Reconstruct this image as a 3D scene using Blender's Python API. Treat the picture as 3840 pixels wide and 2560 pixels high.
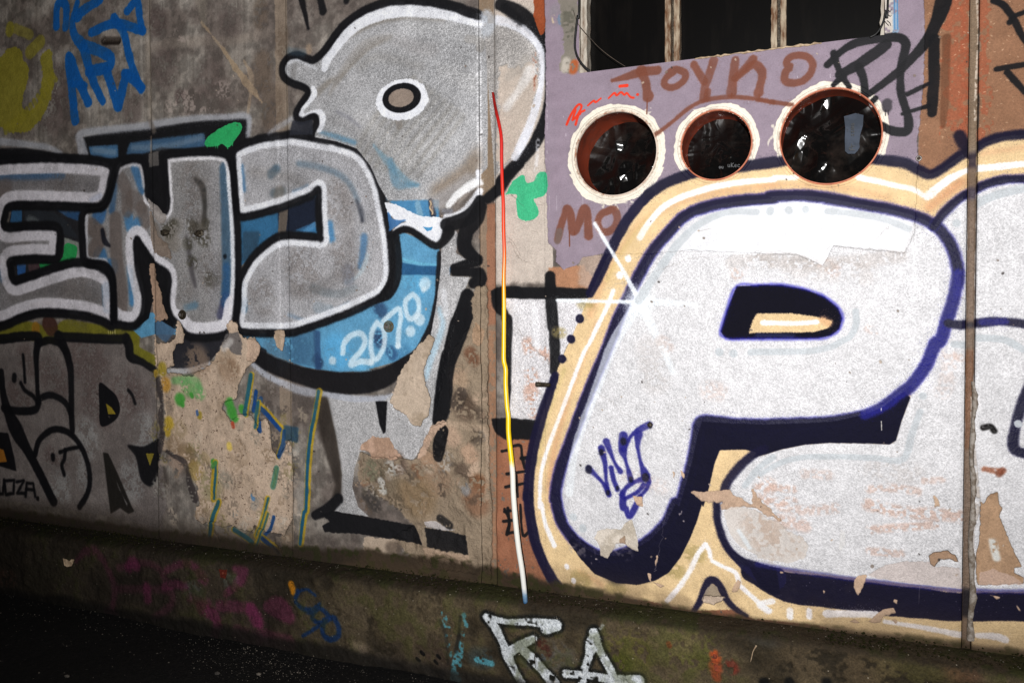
import bpy, math, random
import numpy as np
from mathutils import Matrix, Vector
random.seed(4); rng = np.random.default_rng(7)
D = bpy.data; SC = bpy.context.scene; COL = SC.collection
for o in list(D.objects): D.objects.remove(o)

# ------------------------------------------------------------ camera, world, flash, exposure
F_PX = 2986.0                       # focal length in pixels of the 3840 px wide frame (28 mm lens)
YAW, PITCH, ROLL = math.radians(22.4), math.radians(1.75), math.radians(0.25)
CAMX = Vector((0.0, -2.77, 1.40))   # the wall is the plane y = 0, the street lies on its -y side
Fv = Vector((-math.sin(YAW)*math.cos(PITCH), math.cos(YAW)*math.cos(PITCH), -math.sin(PITCH)))
R0 = Vector((math.cos(YAW), math.sin(YAW), 0)); U0 = R0.cross(Fv)
Rv = R0*math.cos(ROLL) - U0*math.sin(ROLL); Uv = U0*math.cos(ROLL) + R0*math.sin(ROLL)
cd = D.cameras.new('camera'); cam = D.objects.new('camera', cd); COL.objects.link(cam)
cd.sensor_width = 36; cd.lens = F_PX/3840*36; cd.clip_start = 0.05; cd.clip_end = 300
cam.matrix_world = Matrix(((Rv.x, Uv.x, -Fv.x, CAMX.x), (Rv.y, Uv.y, -Fv.y, CAMX.y), (Rv.z, Uv.z, -Fv.z, CAMX.z), (0, 0, 0, 1)))
SC.camera = cam
SC.render.engine = 'CYCLES'
SC.view_settings.view_transform = 'Standard'; SC.view_settings.look = 'None'
SC.view_settings.exposure = 0.0; SC.view_settings.gamma = 1.0
W = D.worlds.new('World'); SC.world = W; W.use_nodes = True
nt = W.node_tree; bg = nt.nodes['Background']; bg.inputs['Strength'].default_value = 0.010
sky = nt.nodes.new('ShaderNodeTexSky'); sky.sky_type = 'NISHITA'; sky.sun_disc = False
sky.sun_elevation = math.radians(2.0); sky.sun_rotation = math.radians(150)
nt.links.new(sky.outputs[0], bg.inputs[0])
# the photographer's flash: the one lamp of this night picture, set well behind and above the lens to soften the falloff
fl = D.lights.new('camera_flash', 'SPOT'); flo = D.objects.new('camera_flash', fl); COL.objects.link(flo)
fl.energy = 1000; fl.color = (1.0, 0.99, 0.975); fl.shadow_soft_size = 0.03
fl.spot_size = math.radians(92); fl.spot_blend = 1.0
FLP = Vector((0.22, -4.0, 1.70)); flo.location = FLP
flo.rotation_euler = (Vector((-1.05, 0, 1.95)) - FLP).to_track_quat('-Z', 'Y').to_euler()

def ray(px, py):
    return Fv + Rv*((px-1920)/F_PX) + Uv*((1280-py)/F_PX)
def at(px, py, y=0.0):
    "point of the plane at distance y behind the wall face that shows at a pixel of the photograph"
    d = ray(px, py); t = (y-CAMX.y)/d.y
    return CAMX + d*t
_M = np.array([list(Fv), list(Rv), list(Uv)])
def at_np(p, y=0.0):
    d = _M[0] + np.outer((p[:, 0]-1920)/F_PX, _M[1]) + np.outer((1280-p[:, 1])/F_PX, _M[2])
    t = (y-CAMX.y)/d[:, 1]
    return np.stack([CAMX.x+d[:, 0]*t, CAMX.z+d[:, 2]*t], 1), t/F_PX     # (x, z), metres per pixel

# ------------------------------------------------------------ paint toolkit: spray strokes laid on a surface in metres
def P(tile, *v):
    "points noted in an enlarged detail of the wall; tile is row, column"
    ox = (0, 950, 1900, 2840)[int(tile[1])]; oy = (0, 600, 1200, 1860)[int(tile[0])]
    a = np.array(v, float).reshape(-1, 2)/2.24
    return a + (ox, oy)
def J(*a): return np.concatenate(a, 0)

def catmull(p, closed=False, n=6):
    m = len(p)
    if m < 3: return p
    if closed: q = np.concatenate([p[-1:], p, p[:2]])
    else: q = np.concatenate([2*p[:1]-p[1:2], p, 2*p[-1:]-p[-2:-1]])
    out = []
    cnt = m if closed else m-1
    for i in range(cnt):
        p0, p1, p2, p3 = q[i], q[i+1], q[i+2], q[i+3]
        for k in range(n):
            t = k/n
            out.append(0.5*((2*p1)+(-p0+p2)*t+(2*p0-5*p1+4*p2-p3)*t*t+(-p0+3*p1-3*p2+p3)*t**3))
    if not closed: out.append(p[-1])
    return np.array(out)

def noise(shape, cell, r=rng):
    h, w = shape; gh, gw = int(h/cell)+3, int(w/cell)+3
    g = r.random((gh, gw), dtype=np.float32)
    y = np.arange(h, dtype=np.float32)/cell; x = np.arange(w, dtype=np.float32)/cell
    yi = y.astype(int); xi = x.astype(int); fy = y-yi; fx = x-xi
    fy = (fy*fy*(3-2*fy))[:, None]; fx = (fx*fx*(3-2*fx))[None]
    a = g[:, xi]*(1-fx) + g[:, xi+1]*fx
    return a[yi]*(1-fy) + a[yi+1]*fy
def fbm(shape, cell, octs=4, gain=0.55):
    s = np.zeros(shape, np.float32); amp = 1.0; tot = 0
    for i in range(octs):
        s += amp*noise(shape, max(cell/2**i, 1.01)); tot += amp; amp *= gain
    return s/tot
def box(a, r):
    r = int(r)
    if r < 1: return a
    for ax in (0, 1):
        c = np.cumsum(np.pad(a, [(r+1, r) if k == ax else (0, 0) for k in (0, 1)], mode='edge'), axis=ax, dtype=np.float64)
        n = a.shape[ax]
        a = ((c[2*r+1:] - c[:n]) if ax == 0 else (c[:, 2*r+1:] - c[:, :n])).astype(np.float32)/(2*r+1)
    return a
def sm(x): x = np.clip(x, 0, 1); return x*x*(3-2*x)

class Canvas:
    def __init__(s, x0, x1, z0, z1, px, plane=0.0):
        s.x0, s.x1, s.z0, s.z1, s.px, s.plane = x0, x1, z0, z1, px, plane
        s.w = int(round((x1-x0)/px)); s.h = int(round((z1-z0)/px)); sh = (s.h, s.w)
        s.C = np.zeros(sh+(3,), np.float32)
        s.M = np.zeros(sh, np.float32)          # how metallic the paint is
        s.G = np.full(sh, 0.85, np.float32)     # roughness
        s.Z = np.zeros(sh, np.float32)          # relief in millimetres
        s.R = np.ones(sh, np.float32)           # how coarse the surface grain is
        s.n1 = rng.random(sh, dtype=np.float32); s.n2 = noise(sh, 2.2); s.n6 = noise(sh, 6); s.n20 = fbm(sh, 24, 3); s.n90 = fbm(sh, 110, 5)
        s.grit = 0.5*s.n1+0.5*s.n2
    def pts(s, p):
        q, sc = at_np(np.asarray(p, float), s.plane)
        return np.stack([(q[:, 0]-s.x0)/s.px, (q[:, 1]-s.z0)/s.px], 1), sc/s.px
    def win(s, q, m):
        x0 = max(int(q[:, 0].min()-m), 0); x1 = min(int(q[:, 0].max()+m)+2, s.w)
        y0 = max(int(q[:, 1].min()-m), 0); y1 = min(int(q[:, 1].max()+m)+2, s.h)
        return (slice(y0, y1), slice(x0, x1)) if x1 > x0 and y1 > y0 else None
    def polymask(s, q, rag=0.0, soft=1.0, ragn=None):
        sl = s.win(q, 12+soft*2)
        if sl is None: return None, None
        ys = np.arange(sl[0].start, sl[0].stop, dtype=np.float32)+0.5; xs = np.arange(sl[1].start, sl[1].stop, dtype=np.float32)+0.5
        ins = np.zeros((len(ys), len(xs)), bool)
        n = len(q)
        for i in range(n):
            (ax, ay), (bx, by) = q[i], q[(i+1) % n]
            if ay == by: continue
            r = (ys > min(ay, by)) & (ys <= max(ay, by))
            if not r.any(): continue
            xc = ax+(ys[r]-ay)*(bx-ax)/(by-ay)
            ins[r] ^= xs[None] > xc[:, None]
        m = ins.astype(np.float32)
        if rag > 0:
            k = max(int(rag), 1); m = box(box(m, k), k)
            m = m + ((s.n20[sl]-0.5)*1.3 + (s.n6[sl]-0.5)*0.9)*np.minimum(1, 6*m*(1-m))
            m = np.clip((m-0.5)*max(rag, 2)*0.8+0.5, 0, 1)
        if soft >= 1: m = box(box(m, soft), max(soft*0.6, 1))
        return sl, m
    def put(s, sl, a, col, metal=None, gloss=None, h=None, rough=None, relief=None):
        A = a[..., None]
        s.C[sl] = s.C[sl]*(1-A) + (np.array(col, np.float32) if not isinstance(col, np.ndarray) else col)*A
        if metal is not None: s.M[sl] = s.M[sl]*(1-a)+metal*a
        if gloss is not None: s.G[sl] = s.G[sl]*(1-a)+gloss*a
        if h is not None: s.Z[sl] += h*a
        if rough is not None: s.R[sl] = s.R[sl]*(1-a)+rough*a
    def poly(s, p, col, al=1.0, smooth=False, rag=0, soft=1, grit=0.25, clip=None, **k):
        q, sc = s.pts(catmull(p, True) if smooth else p)
        S = float(sc.mean())
        sl, m = s.polymask(q, rag*S, soft*S)
        if sl is None: return None
        if grit: m = sm(m + (s.grit[sl]-0.5)*grit*2*(m > 0)*(m < 1))
        a = m*al
        if clip is not None: a = a*clip[sl]
        if 'metal' not in k: k['metal'] = 0.0
        s.put(sl, a, col, **k); return sl, m
    def sd(s, p, r, smooth=True, warp=1.0):
        p = np.asarray(p, float)
        if len(p) == 1: p = np.repeat(p, 2, 0)+[[0, 0], [.5, 0]]
        if np.isscalar(r): r = [r]*len(p)
        r = np.interp(np.linspace(0, 1, len(p)), np.linspace(0, 1, len(r)), np.array(r, float))
        pr = np.concatenate([p, r[:, None]], 1)
        if smooth and len(p) > 2: pr = catmull(pr)
        q, sc = s.pts(pr[:, :2]); rr = pr[:, 2]/2.24*sc*1.08/np.sqrt(.924+.381*(pr[:, 0]-1920)/2986)   # widths were noted across the foreshortened strokes
        mg = float(rr.max())*1.5+14
        sl = s.win(q, mg)
        if sl is None: return None, None, 1
        X = np.arange(sl[1].start, sl[1].stop, dtype=np.float32)+0.5; Y = np.arange(sl[0].start, sl[0].stop, dtype=np.float32)+0.5
        buf = np.full((len(Y), len(X)), 99.0, np.float32)
        for i in range(len(q)-1):
            a, b = q[i], q[i+1]; ra, rb = rr[i], rr[i+1]; m2 = max(ra, rb)*1.5+12
            ix0 = max(int(min(a[0], b[0])-m2)-sl[1].start, 0); ix1 = min(int(max(a[0], b[0])+m2)-sl[1].start+1, len(X))
            iy0 = max(int(min(a[1], b[1])-m2)-sl[0].start, 0); iy1 = min(int(max(a[1], b[1])+m2)-sl[0].start+1, len(Y))
            if ix1 <= ix0 or iy1 <= iy0: continue
            dx = X[ix0:ix1][None]-a[0]; dy = Y[iy0:iy1][:, None]-a[1]; ex, ey = b-a; L = ex*ex+ey*ey+1e-9
            t = np.clip((dx*ex+dy*ey)/L, 0, 1)
            d = np.sqrt((dx-t*ex)**2+(dy-t*ey)**2) - (ra+(rb-ra)*t)
            v = buf[iy0:iy1, ix0:ix1]; np.minimum(v, d, out=v)
        buf += (s.n20[sl]-0.5)*3.0*warp
        return sl, buf, float(sc.mean())
    def stroke(s, p, r, col, al=1.0, soft=4.2, smooth=True, grit=0.6, clip=None, worn=0.0, warp=1.0, **k):
        sl, d, sc = s.sd(p, r, smooth, warp)
        if sl is None: return
        w = max(soft*sc, 0.7)
        a = sm(0.5 - d/(2*w) + (s.grit[sl]-0.5)*grit*(np.abs(d) < 2.5*w))
        # overspray: a fine dusting past the edge
        if soft > 2: a = np.maximum(a, (s.n1[sl] < 0.16*np.exp(-np.maximum(d, 0)/(1.8*w)))*(d < 6*w)*0.40)
        if soft > 2: a = a*((.94 if sum(col) < 150 else .80)+(.06 if sum(col) < 150 else .20)*sm((s.n90[sl]-.25)*4+(s.n20[sl]-.5)))
        if worn: a = a*sm((s.n20[sl]*0.6+s.n6[sl]*0.5-worn)*6)
        a = (a*al).astype(np.float32)
        if clip is not None: a = a*clip[sl]
        if 'metal' not in k and soft < 12: k['metal'] = 0.0
        s.put(sl, a, col, **k)
    def line(s, p, col, w=1.2, al=0.8, jit=6, h=-1.0, seed=0):
        "a wandering crack"
        r = np.random.default_rng(seed+len(p)*7+int(p[0][0]))
        q = catmull(np.asarray(p, float), n=9); q = q + r.normal(0, jit/2.24, q.shape)*np.linspace(.6, 1, len(q))[:, None]
        sl, d, sc = s.sd(q, w, False, 0.3)
        if sl is None: return
        a = sm(0.5-d/1.6)*al
        s.put(sl, a, col, h=h)
    def blot(s, p, r, col, al=.5, cell='n20', thr=.5, k=6, **kw):
        "uneven stain within a soft blob"
        sl, d, sc = s.sd(p, r)
        if sl is None: return
        n = getattr(s, cell)[sl]*.65+s.n6[sl]*.35
        soft = float(np.max(r))/2.24*sc
        a = sm(0.5-d/(1.0*soft))*sm((n-thr)*k+.5)*al
        s.put(sl, a.astype(np.float32), col, **kw)

# ------------------------------------------------------------ what is painted on the wall
cv = Canvas(-5.0, 1.3, 0.36, 3.26, 0.0014)
SEAM1, SEAM2, SEAM3 = -2.925, -1.266, 0.367
SEAM_B = at(1065, 1200).x
XG = (np.arange(cv.w)+.5)*cv.px+cv.x0; ZG = (np.arange(cv.h)+.5)*cv.px+cv.z0
BLK = (17, 17, 20); NVY = (17, 15, 42); SIL = (176, 174, 176); WHT = (222, 224, 232); TAN = (214, 186, 142); TAN2 = (204, 158, 118)
BEI = (184, 166, 148); PLS = (190, 178, 168); LIL = (134, 120, 133); BLU = (60, 132, 182); ORG = (146, 92, 66); BRN = (138, 100, 76); RUS = (150, 78, 48)
# bare render of the wall
c0 = np.array((134, 127, 120), np.float32); c1 = np.array((98, 89, 84), np.float32); c2 = np.array((112, 108, 96), np.float32)
n = sm((cv.n90-0.36)*3.6)[..., None]; m = sm((cv.n20-0.35)*3)[..., None]
cv.C[:] = (c1*(1-n)+c0*n)*(0.86+0.18*m) + (fbm((cv.h, cv.w), 300, 2)[..., None]-.5)*24
st = noise((cv.h, cv.w), 9)*0+np.interp(np.arange(cv.w), np.arange(0, cv.w, 22), rng.random(len(range(0, cv.w, 22))))[None].astype(np.float32)
cv.C -= ((st > .72)*(cv.n90 > .5)*9)[..., None]
for cw, am in ((5, 9), (13, 10), (40, 12)):
    ln = np.interp(np.arange(cv.w), np.arange(0, cv.w+cw, cw), rng.random(len(range(0, cv.w+cw, cw))))[None]; cv.C += ((ln-.5)*am*(.3+1.2*sm((cv.n90-.35)*3)))[..., None].astype(np.float32)
del n, m, st
def band(x0, x1, z0, z1, col, al=1, rag=0, **k):
    pass
full = (slice(0, cv.h), slice(0, cv.w))
def xband(x0, x1, col, al=1.0, wob=.004, z0=-9, z1=9, thr=None, **k):
    i0 = max(int((x0-.03-cv.x0)/cv.px), 0); i1 = min(int((x1+.03-cv.x0)/cv.px), cv.w)
    j0 = max(int((z0-.05-cv.z0)/cv.px), 0); j1 = min(int((z1+.05-cv.z0)/cv.px), cv.h)
    sl = (slice(j0, j1), slice(i0, i1))
    nn = (cv.n20[sl]-.5)*wob*2; X = XG[None, i0:i1]+nn; Zz = ZG[j0:j1, None]+nn*2
    a = sm((X-x0)/.003)*sm((x1-X)/.003)*sm((Zz-z0)/.02)*sm((z1-Zz)/.02)*al
    if thr is not None: a = a*sm((cv.n20[sl]*.6+cv.n6[sl]*.4-thr)*7)
    cv.put(sl, a.astype(np.float32), col, **k)
G = lambda x, y: at(x, y)
# beige render between the joint strip and the smooth infill, rusty brown lower down
xband(at(1850, 1200).x, at(2075, 1200).x, PLS, .95, z0=at(1950, 1075).z)
xband(at(1850, 1200).x, .36, ORG, .85, z1=at(1950, 1640).z+.02, thr=.2)
xband(at(3440, 500).x, SEAM3-.012, BRN, .95)
xband(SEAM3+.012, 1.3, BRN, .95)
for (a, b, t) in ((3548, 3640, .3), (3668, 3712, .35), (3900, 3960, .4), (3600, 3625, .2)):
    xband(at(a, 300).x, at(b, 300).x, (150, 82, 58), .7, wob=.03, z0=at(3500, 560).z, thr=t)
for i in range(160):
    x = rng.uniform(3450, 3980); y = rng.uniform(0, 560)
    cv.stroke(np.array([[x, y], [x+rng.uniform(-7, 7), y+rng.uniform(-4, 4)]]), rng.uniform(1.2, 3.4), (205, 170, 140), .7, soft=1, grit=0, warp=0)
# joint strips
xband(at(1798, 1200).x, at(1856, 1200).x, (126, 108, 90), 1, z0=at(1820, 760).z)
xband(at(1798, 1200).x, at(1856, 1200).x, (128, 110, 94), 1, z1=at(1820, 760).z)
xband(at(1822, 1200).x, at(1858, 1200).x, (142, 98, 76), .85, z0=at(1820, 1230).z, z1=at(1820, 755).z)
xband(at(1808, 1200).x, at(1858, 1200).x, (146, 108, 84), .8, z1=at(1820, 1230).z, thr=.35)
xband(at(1044, 1200).x, at(1092, 1200).x, (138, 122, 106), .7)
xband(SEAM1-.012, SEAM1+.006, (150, 138, 124), .5)
# cracks in the beige render and the pale scrape lines high on the grey panels
for i, (pts) in enumerate([P('12', 0, 690, 40, 700, 80, 790, 110, 830, 200, 870), P('12', 40, 290, 130, 380), P('12', 200, 590, 260, 610), P('11', 2130, 640, 2190, 700, 2240, 800), P('12', 300, 380, 120, 350), P('02', 10, 1150, 60, 1230, 40, 1330), P('12', 60, 480, 150, 520, 230, 500)]):
    cv.line(pts, (120, 108, 100), 1.1, .7, 5, seed=i)
cv.stroke(P('00', 1690, 190, 1860, 400, 2000, 600, 2090, 720, 2200, 860), [4, 10, 22, 26, 5], (160, 138, 112), .75, soft=3, warp=4)
cv.stroke(P('00', 2050, 520, 2110, 640, 2110, 760, 2075, 980), [6, 24, 16, 12], (158, 138, 116), .6, soft=3, warp=4)
cv.stroke(P('00', 1240, 400, 1600, 350, 1900, 350, 2240, 280), [30, 34, 30, 40], (142, 130, 120), .45, soft=10)
cv.stroke(P('00', 1250, 0, 1240, 500, 1260, 980), [26], (150, 138, 126), .4, soft=8)
cv.stroke(P('00', 1690, 0, 1710, 180), [50, 24], (138, 130, 118), .5, soft=8)
for x, y, r, al in ((1320, 160, 90, .6), (1380, 560, 120, .5), (1510, 800, 45, .8), (1950, 130, 110, .35), (1750, 640, 120, .35), (1900, 900, 60, .4), (500, 700, 130, .5), (420, 900, 130, .55), (1100, 900, 90, .5), (900, 60, 90, .3)):
    cv.blot(P('00', x, y, x+4, y+r*.5), [r], (78, 66, 64), al, thr=.42)
for x, y, r, al in ((80, 520, 80, .6), (240, 300, 60, .5), (160, 820, 90, .5), (60, 60, 60, .5)):
    cv.blot(P('01', x, y, x, y+r*2), [r], (92, 78, 66), al, thr=.4)
for x, y, r in ((1500, 300, 50), (1560, 850, 80), (1700, 930, 60), (1420, 900, 50), (1850, 750, 60)):
    cv.blot(P('00', x, y, x+40, y+10), [r], (166, 152, 146), .5, thr=.55, k=9)
# yellow and blue scrawl at the upper left
YEL = (128, 120, 36)
cv.poly(P('00', -200, 520, 0, 480, 40, 420, 100, 390, 170, 420, 180, 500, 230, 560, 225, 650, 190, 790, 180, 900, 260, 930, 310, 860, 330, 760, 350, 640, 330, 520, 345, 460, 420, 420, 440, 560, 445, 700, 410, 850, 350, 980, 240, 1090, 100, 1120, 0, 1070, -200, 1000), YEL, .88, smooth=True, rag=5, soft=3)
cv.stroke(P('00', 75, 230, 70, 260), 38, YEL, .8); cv.stroke(P('00', 120, 240, 240, 290), 34, YEL, .6); cv.stroke(P('00', 240, 440, 330, 350), 44, YEL, .75)
for i in range(14):
    a = i/13; x, y = 380-a*360, 640+math.sin(a*3.1)*60+a*440
    cv.stroke(P('00', x+50-a*40, y-20, x+80-a*60, y+30), 17, YEL, .7, soft=3)
BL2 = (8, 78, 150)
for pts, r in ((P('00', 465, 220, 470, 60, 500, 20, 545, 60, 540, 225), 30), (P('00', 830, 0, 690, 90, 640, 150), 34), (P('00', 640, 20, 600, 180, 615, 290, 690, 400, 735, 560), [20, 30, 40, 34]), (P('00', 760, 270, 950, 200, 1180, 250), 32),
               (P('00', 1060, 90, 1140, 10, 1165, 150, 1190, 260), 30), (P('00', 950, 150, 1030, 280, 1080, 480, 1120, 620, 1175, 750), 32), (P('00', 700, 380, 850, 440, 920, 490, 900, 560, 740, 600), 38), (P('00', 745, 600, 800, 740, 855, 850), 32),
               (P('00', 620, 1010, 600, 800, 570, 480, 650, 680, 735, 860), 36), (P('00', 590, 700, 700, 720), 26), (P('00', 890, 600, 950, 800, 985, 890, 1030, 700, 1060, 620), 36), (P('00', 1040, 620, 1140, 690, 1180, 740), 34)):
    cv.stroke(pts, r, BL2, .93, soft=3, warp=2.5)
cv.blot(P('00', 860, 340, 980, 340), [26], (26, 20, 16), .95, thr=.3, h=-4); cv.stroke(P('00', 870, 300, 980, 300), [34], (165, 155, 145), .3, soft=8)
for pts, r in ((P('01', 400, -20, 430, 100, 460, 240), [26, 20, 12]), (P('01', 560, -20, 585, 95), [26, 32]), (P('01', 790, -20, 780, 10), 24)): cv.stroke(pts, r, BLK, .95)

# ---- grey lettering at lower left, under everything else
cv.poly(J(P('20', -300, 150, 300, 150, 1060, 180, 1100, 330, 1290, 430, 1340, 980, 1400, 1568), P('30', 1330, 270, 900, 170, 400, 90, -300, -10)), (118, 110, 108), .8, soft=4, metal=.3, gloss=.55)
for x, y, r in ((700, 300, 160), (780, 700, 120), (1050, 600, 140), (420, 450, 110), (430, 1150, 80), (130, 600, 90), (200, 300, 80)): cv.blot(P('20', x, y, x+60, y+80), [r], (84, 70, 68), .55, thr=.45)
for x, y, r in ((720, 950, 110), (700, 1250, 70), (1200, 900, 110), (1100, 1300, 110), (500, 1350, 90)): cv.blot(P('20', x, y, x, y+90), [r], (148, 150, 150), .5, thr=.45)
OLV = (112, 108, 30)
cv.stroke(P('20', -200, 120, 0, 110, 150, 80, 280, 100, 380, 130, 480, 110, 560, 70, 700, 90, 1000, 120, 1100, 130), [55, 55, 60, 60, 45, 60, 60, 50, 50], OLV, .92, soft=5)
cv.stroke(P('20', 1130, 130, 1140, 260, 1280, 350), [34, 40, 46], OLV, .92, soft=4)
cv.stroke(P('20', 290, 60, 290, 100), 36, (150, 100, 30), .7); cv.stroke(P('20', 400, 30, 420, 60), 60, (66, 40, 34), .9)
for x in (900, 918, 935, 955): cv.stroke(P('20', x, 60, x+2, 130), 4, (190, 180, 110), .8, soft=1)
for pts, r in ((P('20', -200, 150, 0, 160, 160, 140, 300, 140, 325, 190), 32), (P('20', 330, 190, 400, 170, 480, 190, 540, 260), 26), (P('20', 470, 140, 700, 150, 900, 160, 1050, 160), 32), (P('20', 1050, 160, 1075, 220, 1090, 310, 1180, 350, 1290, 420), [40, 40, 36, 26, 26]),
               (P('20', 480, 130, 540, 250, 580, 400, 590, 600, 590, 780, 600, 930), [34, 34, 30, 26, 26, 24]), (P('20', 310, 190, 295, 300, 300, 450, 310, 690), [36, 26, 20, 20]), (P('20', 20, 740, 100, 760, 200, 765, 290, 750, 315, 690), 26),
               (P('20', 185, 295, 195, 420, 200, 520), 13), (P('20', 165, 530, 200, 590, 270, 640, 305, 700), 15), (P('20', 110, 470, 108, 500), 22), (P('20', 0, 440, 20, 640, 70, 800, 130, 930, 220, 1090, 310, 1260, 380, 1400, 440, 1520), [26, 30, 45, 60, 40, 36, 36, 36]),
               (P('20', 320, 660, 400, 630, 480, 650, 550, 710, 590, 800), 22), (P('20', 285, 1130, 320, 1010, 420, 925, 520, 925, 600, 970, 670, 1060, 725, 1200, 745, 1350, 720, 1470, 660, 1568), 22),
               (P('20', 495, 1110, 560, 1085, 660, 1065), 14), (P('20', 540, 1090, 530, 1170, 510, 1220, 530, 1300), 15), (P('20', 435, 1140, 437, 1165), 20), (P('20', 1070, 590, 1100, 630, 1125, 700), 12)):
    cv.stroke(pts, r, BLK, .96)
cv.poly(P('20', 825, 530, 900, 570, 970, 640, 1000, 750, 960, 840, 840, 890, 825, 700), BLK, .97, soft=3, smooth=True); cv.poly(P('20', 880, 700, 930, 735, 965, 790, 900, 790), (150, 130, 40), .9, soft=2)
cv.poly(J(P('20', 855, 1110, 900, 1120, 980, 1290, 1100, 1568), P('30', 1120, 130, 1070, 150, 1000, 100, 920, 150)), (28, 26, 24), .93, soft=4); cv.poly(J(P('20', 960, 1330, 1060, 1568), P('30', 1060, 60, 990, -60)), (120, 116, 116), .8, soft=3)
cv.poly(P('20', 1060, 1050, 1200, 1060, 1340, 990, 1350, 1100, 1290, 1380, 1180, 1350, 1130, 1150), BLK, .93, soft=5, smooth=True); cv.poly(P('20', 1215, 1120, 1285, 1120, 1250, 1225), (140, 124, 44), .9, soft=2)
cv.poly(P('20', -100, 930, 60, 950, 110, 1150, 130, 1270, -100, 1200), BLK, .95, soft=4); cv.poly(P('20', -60, 1060, 20, 1090, 50, 1190, -60, 1200), (170, 110, 40), .9, soft=3)
for pts in (P('20', 30, 1350, 110, 1345, 105, 1455, 40, 1465, 30, 1350), P('20', 130, 1360, 190, 1350, 135, 1455, 200, 1455), P('20', 205, 1480, 215, 1370, 270, 1372, 285, 1480), P('20', 210, 1420, 270, 1425), P('20', -20, 1340, -15, 1460, 15, 1460, 25, 1340)): cv.stroke(pts, 11, BLK, .95, smooth=False)
cv.stroke(P('20', 308, 1500), 16, BLK)
# ---- END piece
# halo and the dark and blue band over it
HAL = (158, 160, 168)
cv.poly(P('00', -200, 1250, 200, 1240, 400, 1270, 600, 1310, 900, 1340, 950, 1450, -200, 1400), BLK, .97, soft=6)
cv.poly(P('00', 690, 1150, 1000, 1090, 1300, 1060, 1700, 1010, 2080, 990, 2090, 1160, 2240, 1170, 2240, 1400, 1900, 1420, 700, 1420), BLK, .97, soft=5)
for pts, r in ((P('00', -200, 1170, 0, 1190, 200, 1210, 400, 1240, 500, 1290), [30, 24, 20, 16]), (P('00', 690, 1300, 670, 1200, 655, 1140, 730, 1110, 1000, 1080, 1270, 1050, 1600, 1000, 1900, 985, 2080, 985, 2085, 1140), [46, 36, 30, 26, 26, 26, 22, 20, 24, 18])):
    cv.stroke(pts, r, HAL, .85, soft=7)
cv.stroke(P('00', 1260, 1020, 1290, 1100), 22, (110, 100, 92), .6, soft=6)
DBL = (60, 92, 124)
cv.poly(P('00', 735, 1230, 980, 1215, 985, 1320, 830, 1340, 750, 1300), (64, 104, 142), .9, soft=5); cv.stroke(P('00', 780, 1260, 950, 1280), 20, (140, 156, 170), .45, soft=8)
cv.poly(P('00', 1080, 1200, 1250, 1175, 1720, 1120, 1730, 1230, 1550, 1260, 1350, 1240, 1200, 1290, 1050, 1300), DBL, .9, soft=6); cv.stroke(P('00', 1110, 1240, 1400, 1230, 1690, 1160), 20, (134, 148, 162), .4, soft=9)
cv.stroke(P('00', 1265, 1150, 1260, 1360), 10, (160, 138, 120), .5)
cv.poly(P('00', 1240, 1290, 1330, 1270, 1340, 1500, 1240, 1500), (96, 92, 90), .85, soft=3)
GRN = (46, 164, 96)
cv.poly(P('00', 1725, 1180, 1800, 1110, 1930, 1040, 2000, 1030, 2035, 1060, 2025, 1110, 1975, 1180, 1950, 1215, 1915, 1240, 1870, 1210, 1830, 1225, 1740, 1235), GRN, .96, smooth=True, rag=1.2, gloss=.5)
for x, y in ((1742, 1285), (1812, 1285), (1828, 1280), (1912, 1250), (1952, 1225)): cv.stroke(P('00', x, 1200, x+1, y), 4, GRN, .9, soft=1, warp=0)
# blue belly of the piece (drawn first, the D lies on it)
cv.poly(J(P('21', -1000, -60, -200, -80, 500, -100, 1100, -350, 1150, -700, 1250, -740, 1400, -680, 1560, -620, 1562, -400, 1545, -200, 1510, 0, 1420, 200, 1200, 350, 900, 430, 700, 440, 450, 400, 200, 310, -20, 200, -260, 60, -600, 120), P('20', 1290, 120, 1180, 150, 1080, 60)), (88, 148, 186), .95, soft=3, grit=.2, gloss=.6)
for x, y, r, c in ((200, 250, 120, (78, 108, 130)), (360, 230, 110, (58, 98, 132)), (700, 250, 120, (84, 160, 208)), (900, 350, 80, (98, 166, 206)), (1300, -400, 100, (110, 168, 196)), (1330, -420, 60, (92, 156, 190)), (1350, -300, 90, (84, 156, 200)), (1250, 300, 90, (66, 120, 160)), (1050, 150, 50, (28, 38, 70)), (530, 330, 40, (24, 34, 60)), (1060, -100, 50, (34, 52, 84)), (1150, 260, 40, (40, 70, 110))):
    cv.blot(P('21', x, y, x+20, y+30), [r], c, .7, thr=.35)
cv.poly(P('21', 500, 80, 560, 90, 570, 420, 520, 420), (40, 66, 104), .8, soft=5); cv.poly(P('21', 330, 100, 520, 60, 520, 400, 340, 350), (60, 96, 126), .6, soft=4)
cv.poly(P('11', 1240, 860, 1400, 890, 1660, 890, 1650, 975, 1450, 965, 1240, 965), (34, 78, 120), .9, soft=3)
cv.stroke(P('11', 1250, 830, 1400, 870, 1540, 880), 8, (110, 190, 215), .5)
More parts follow.
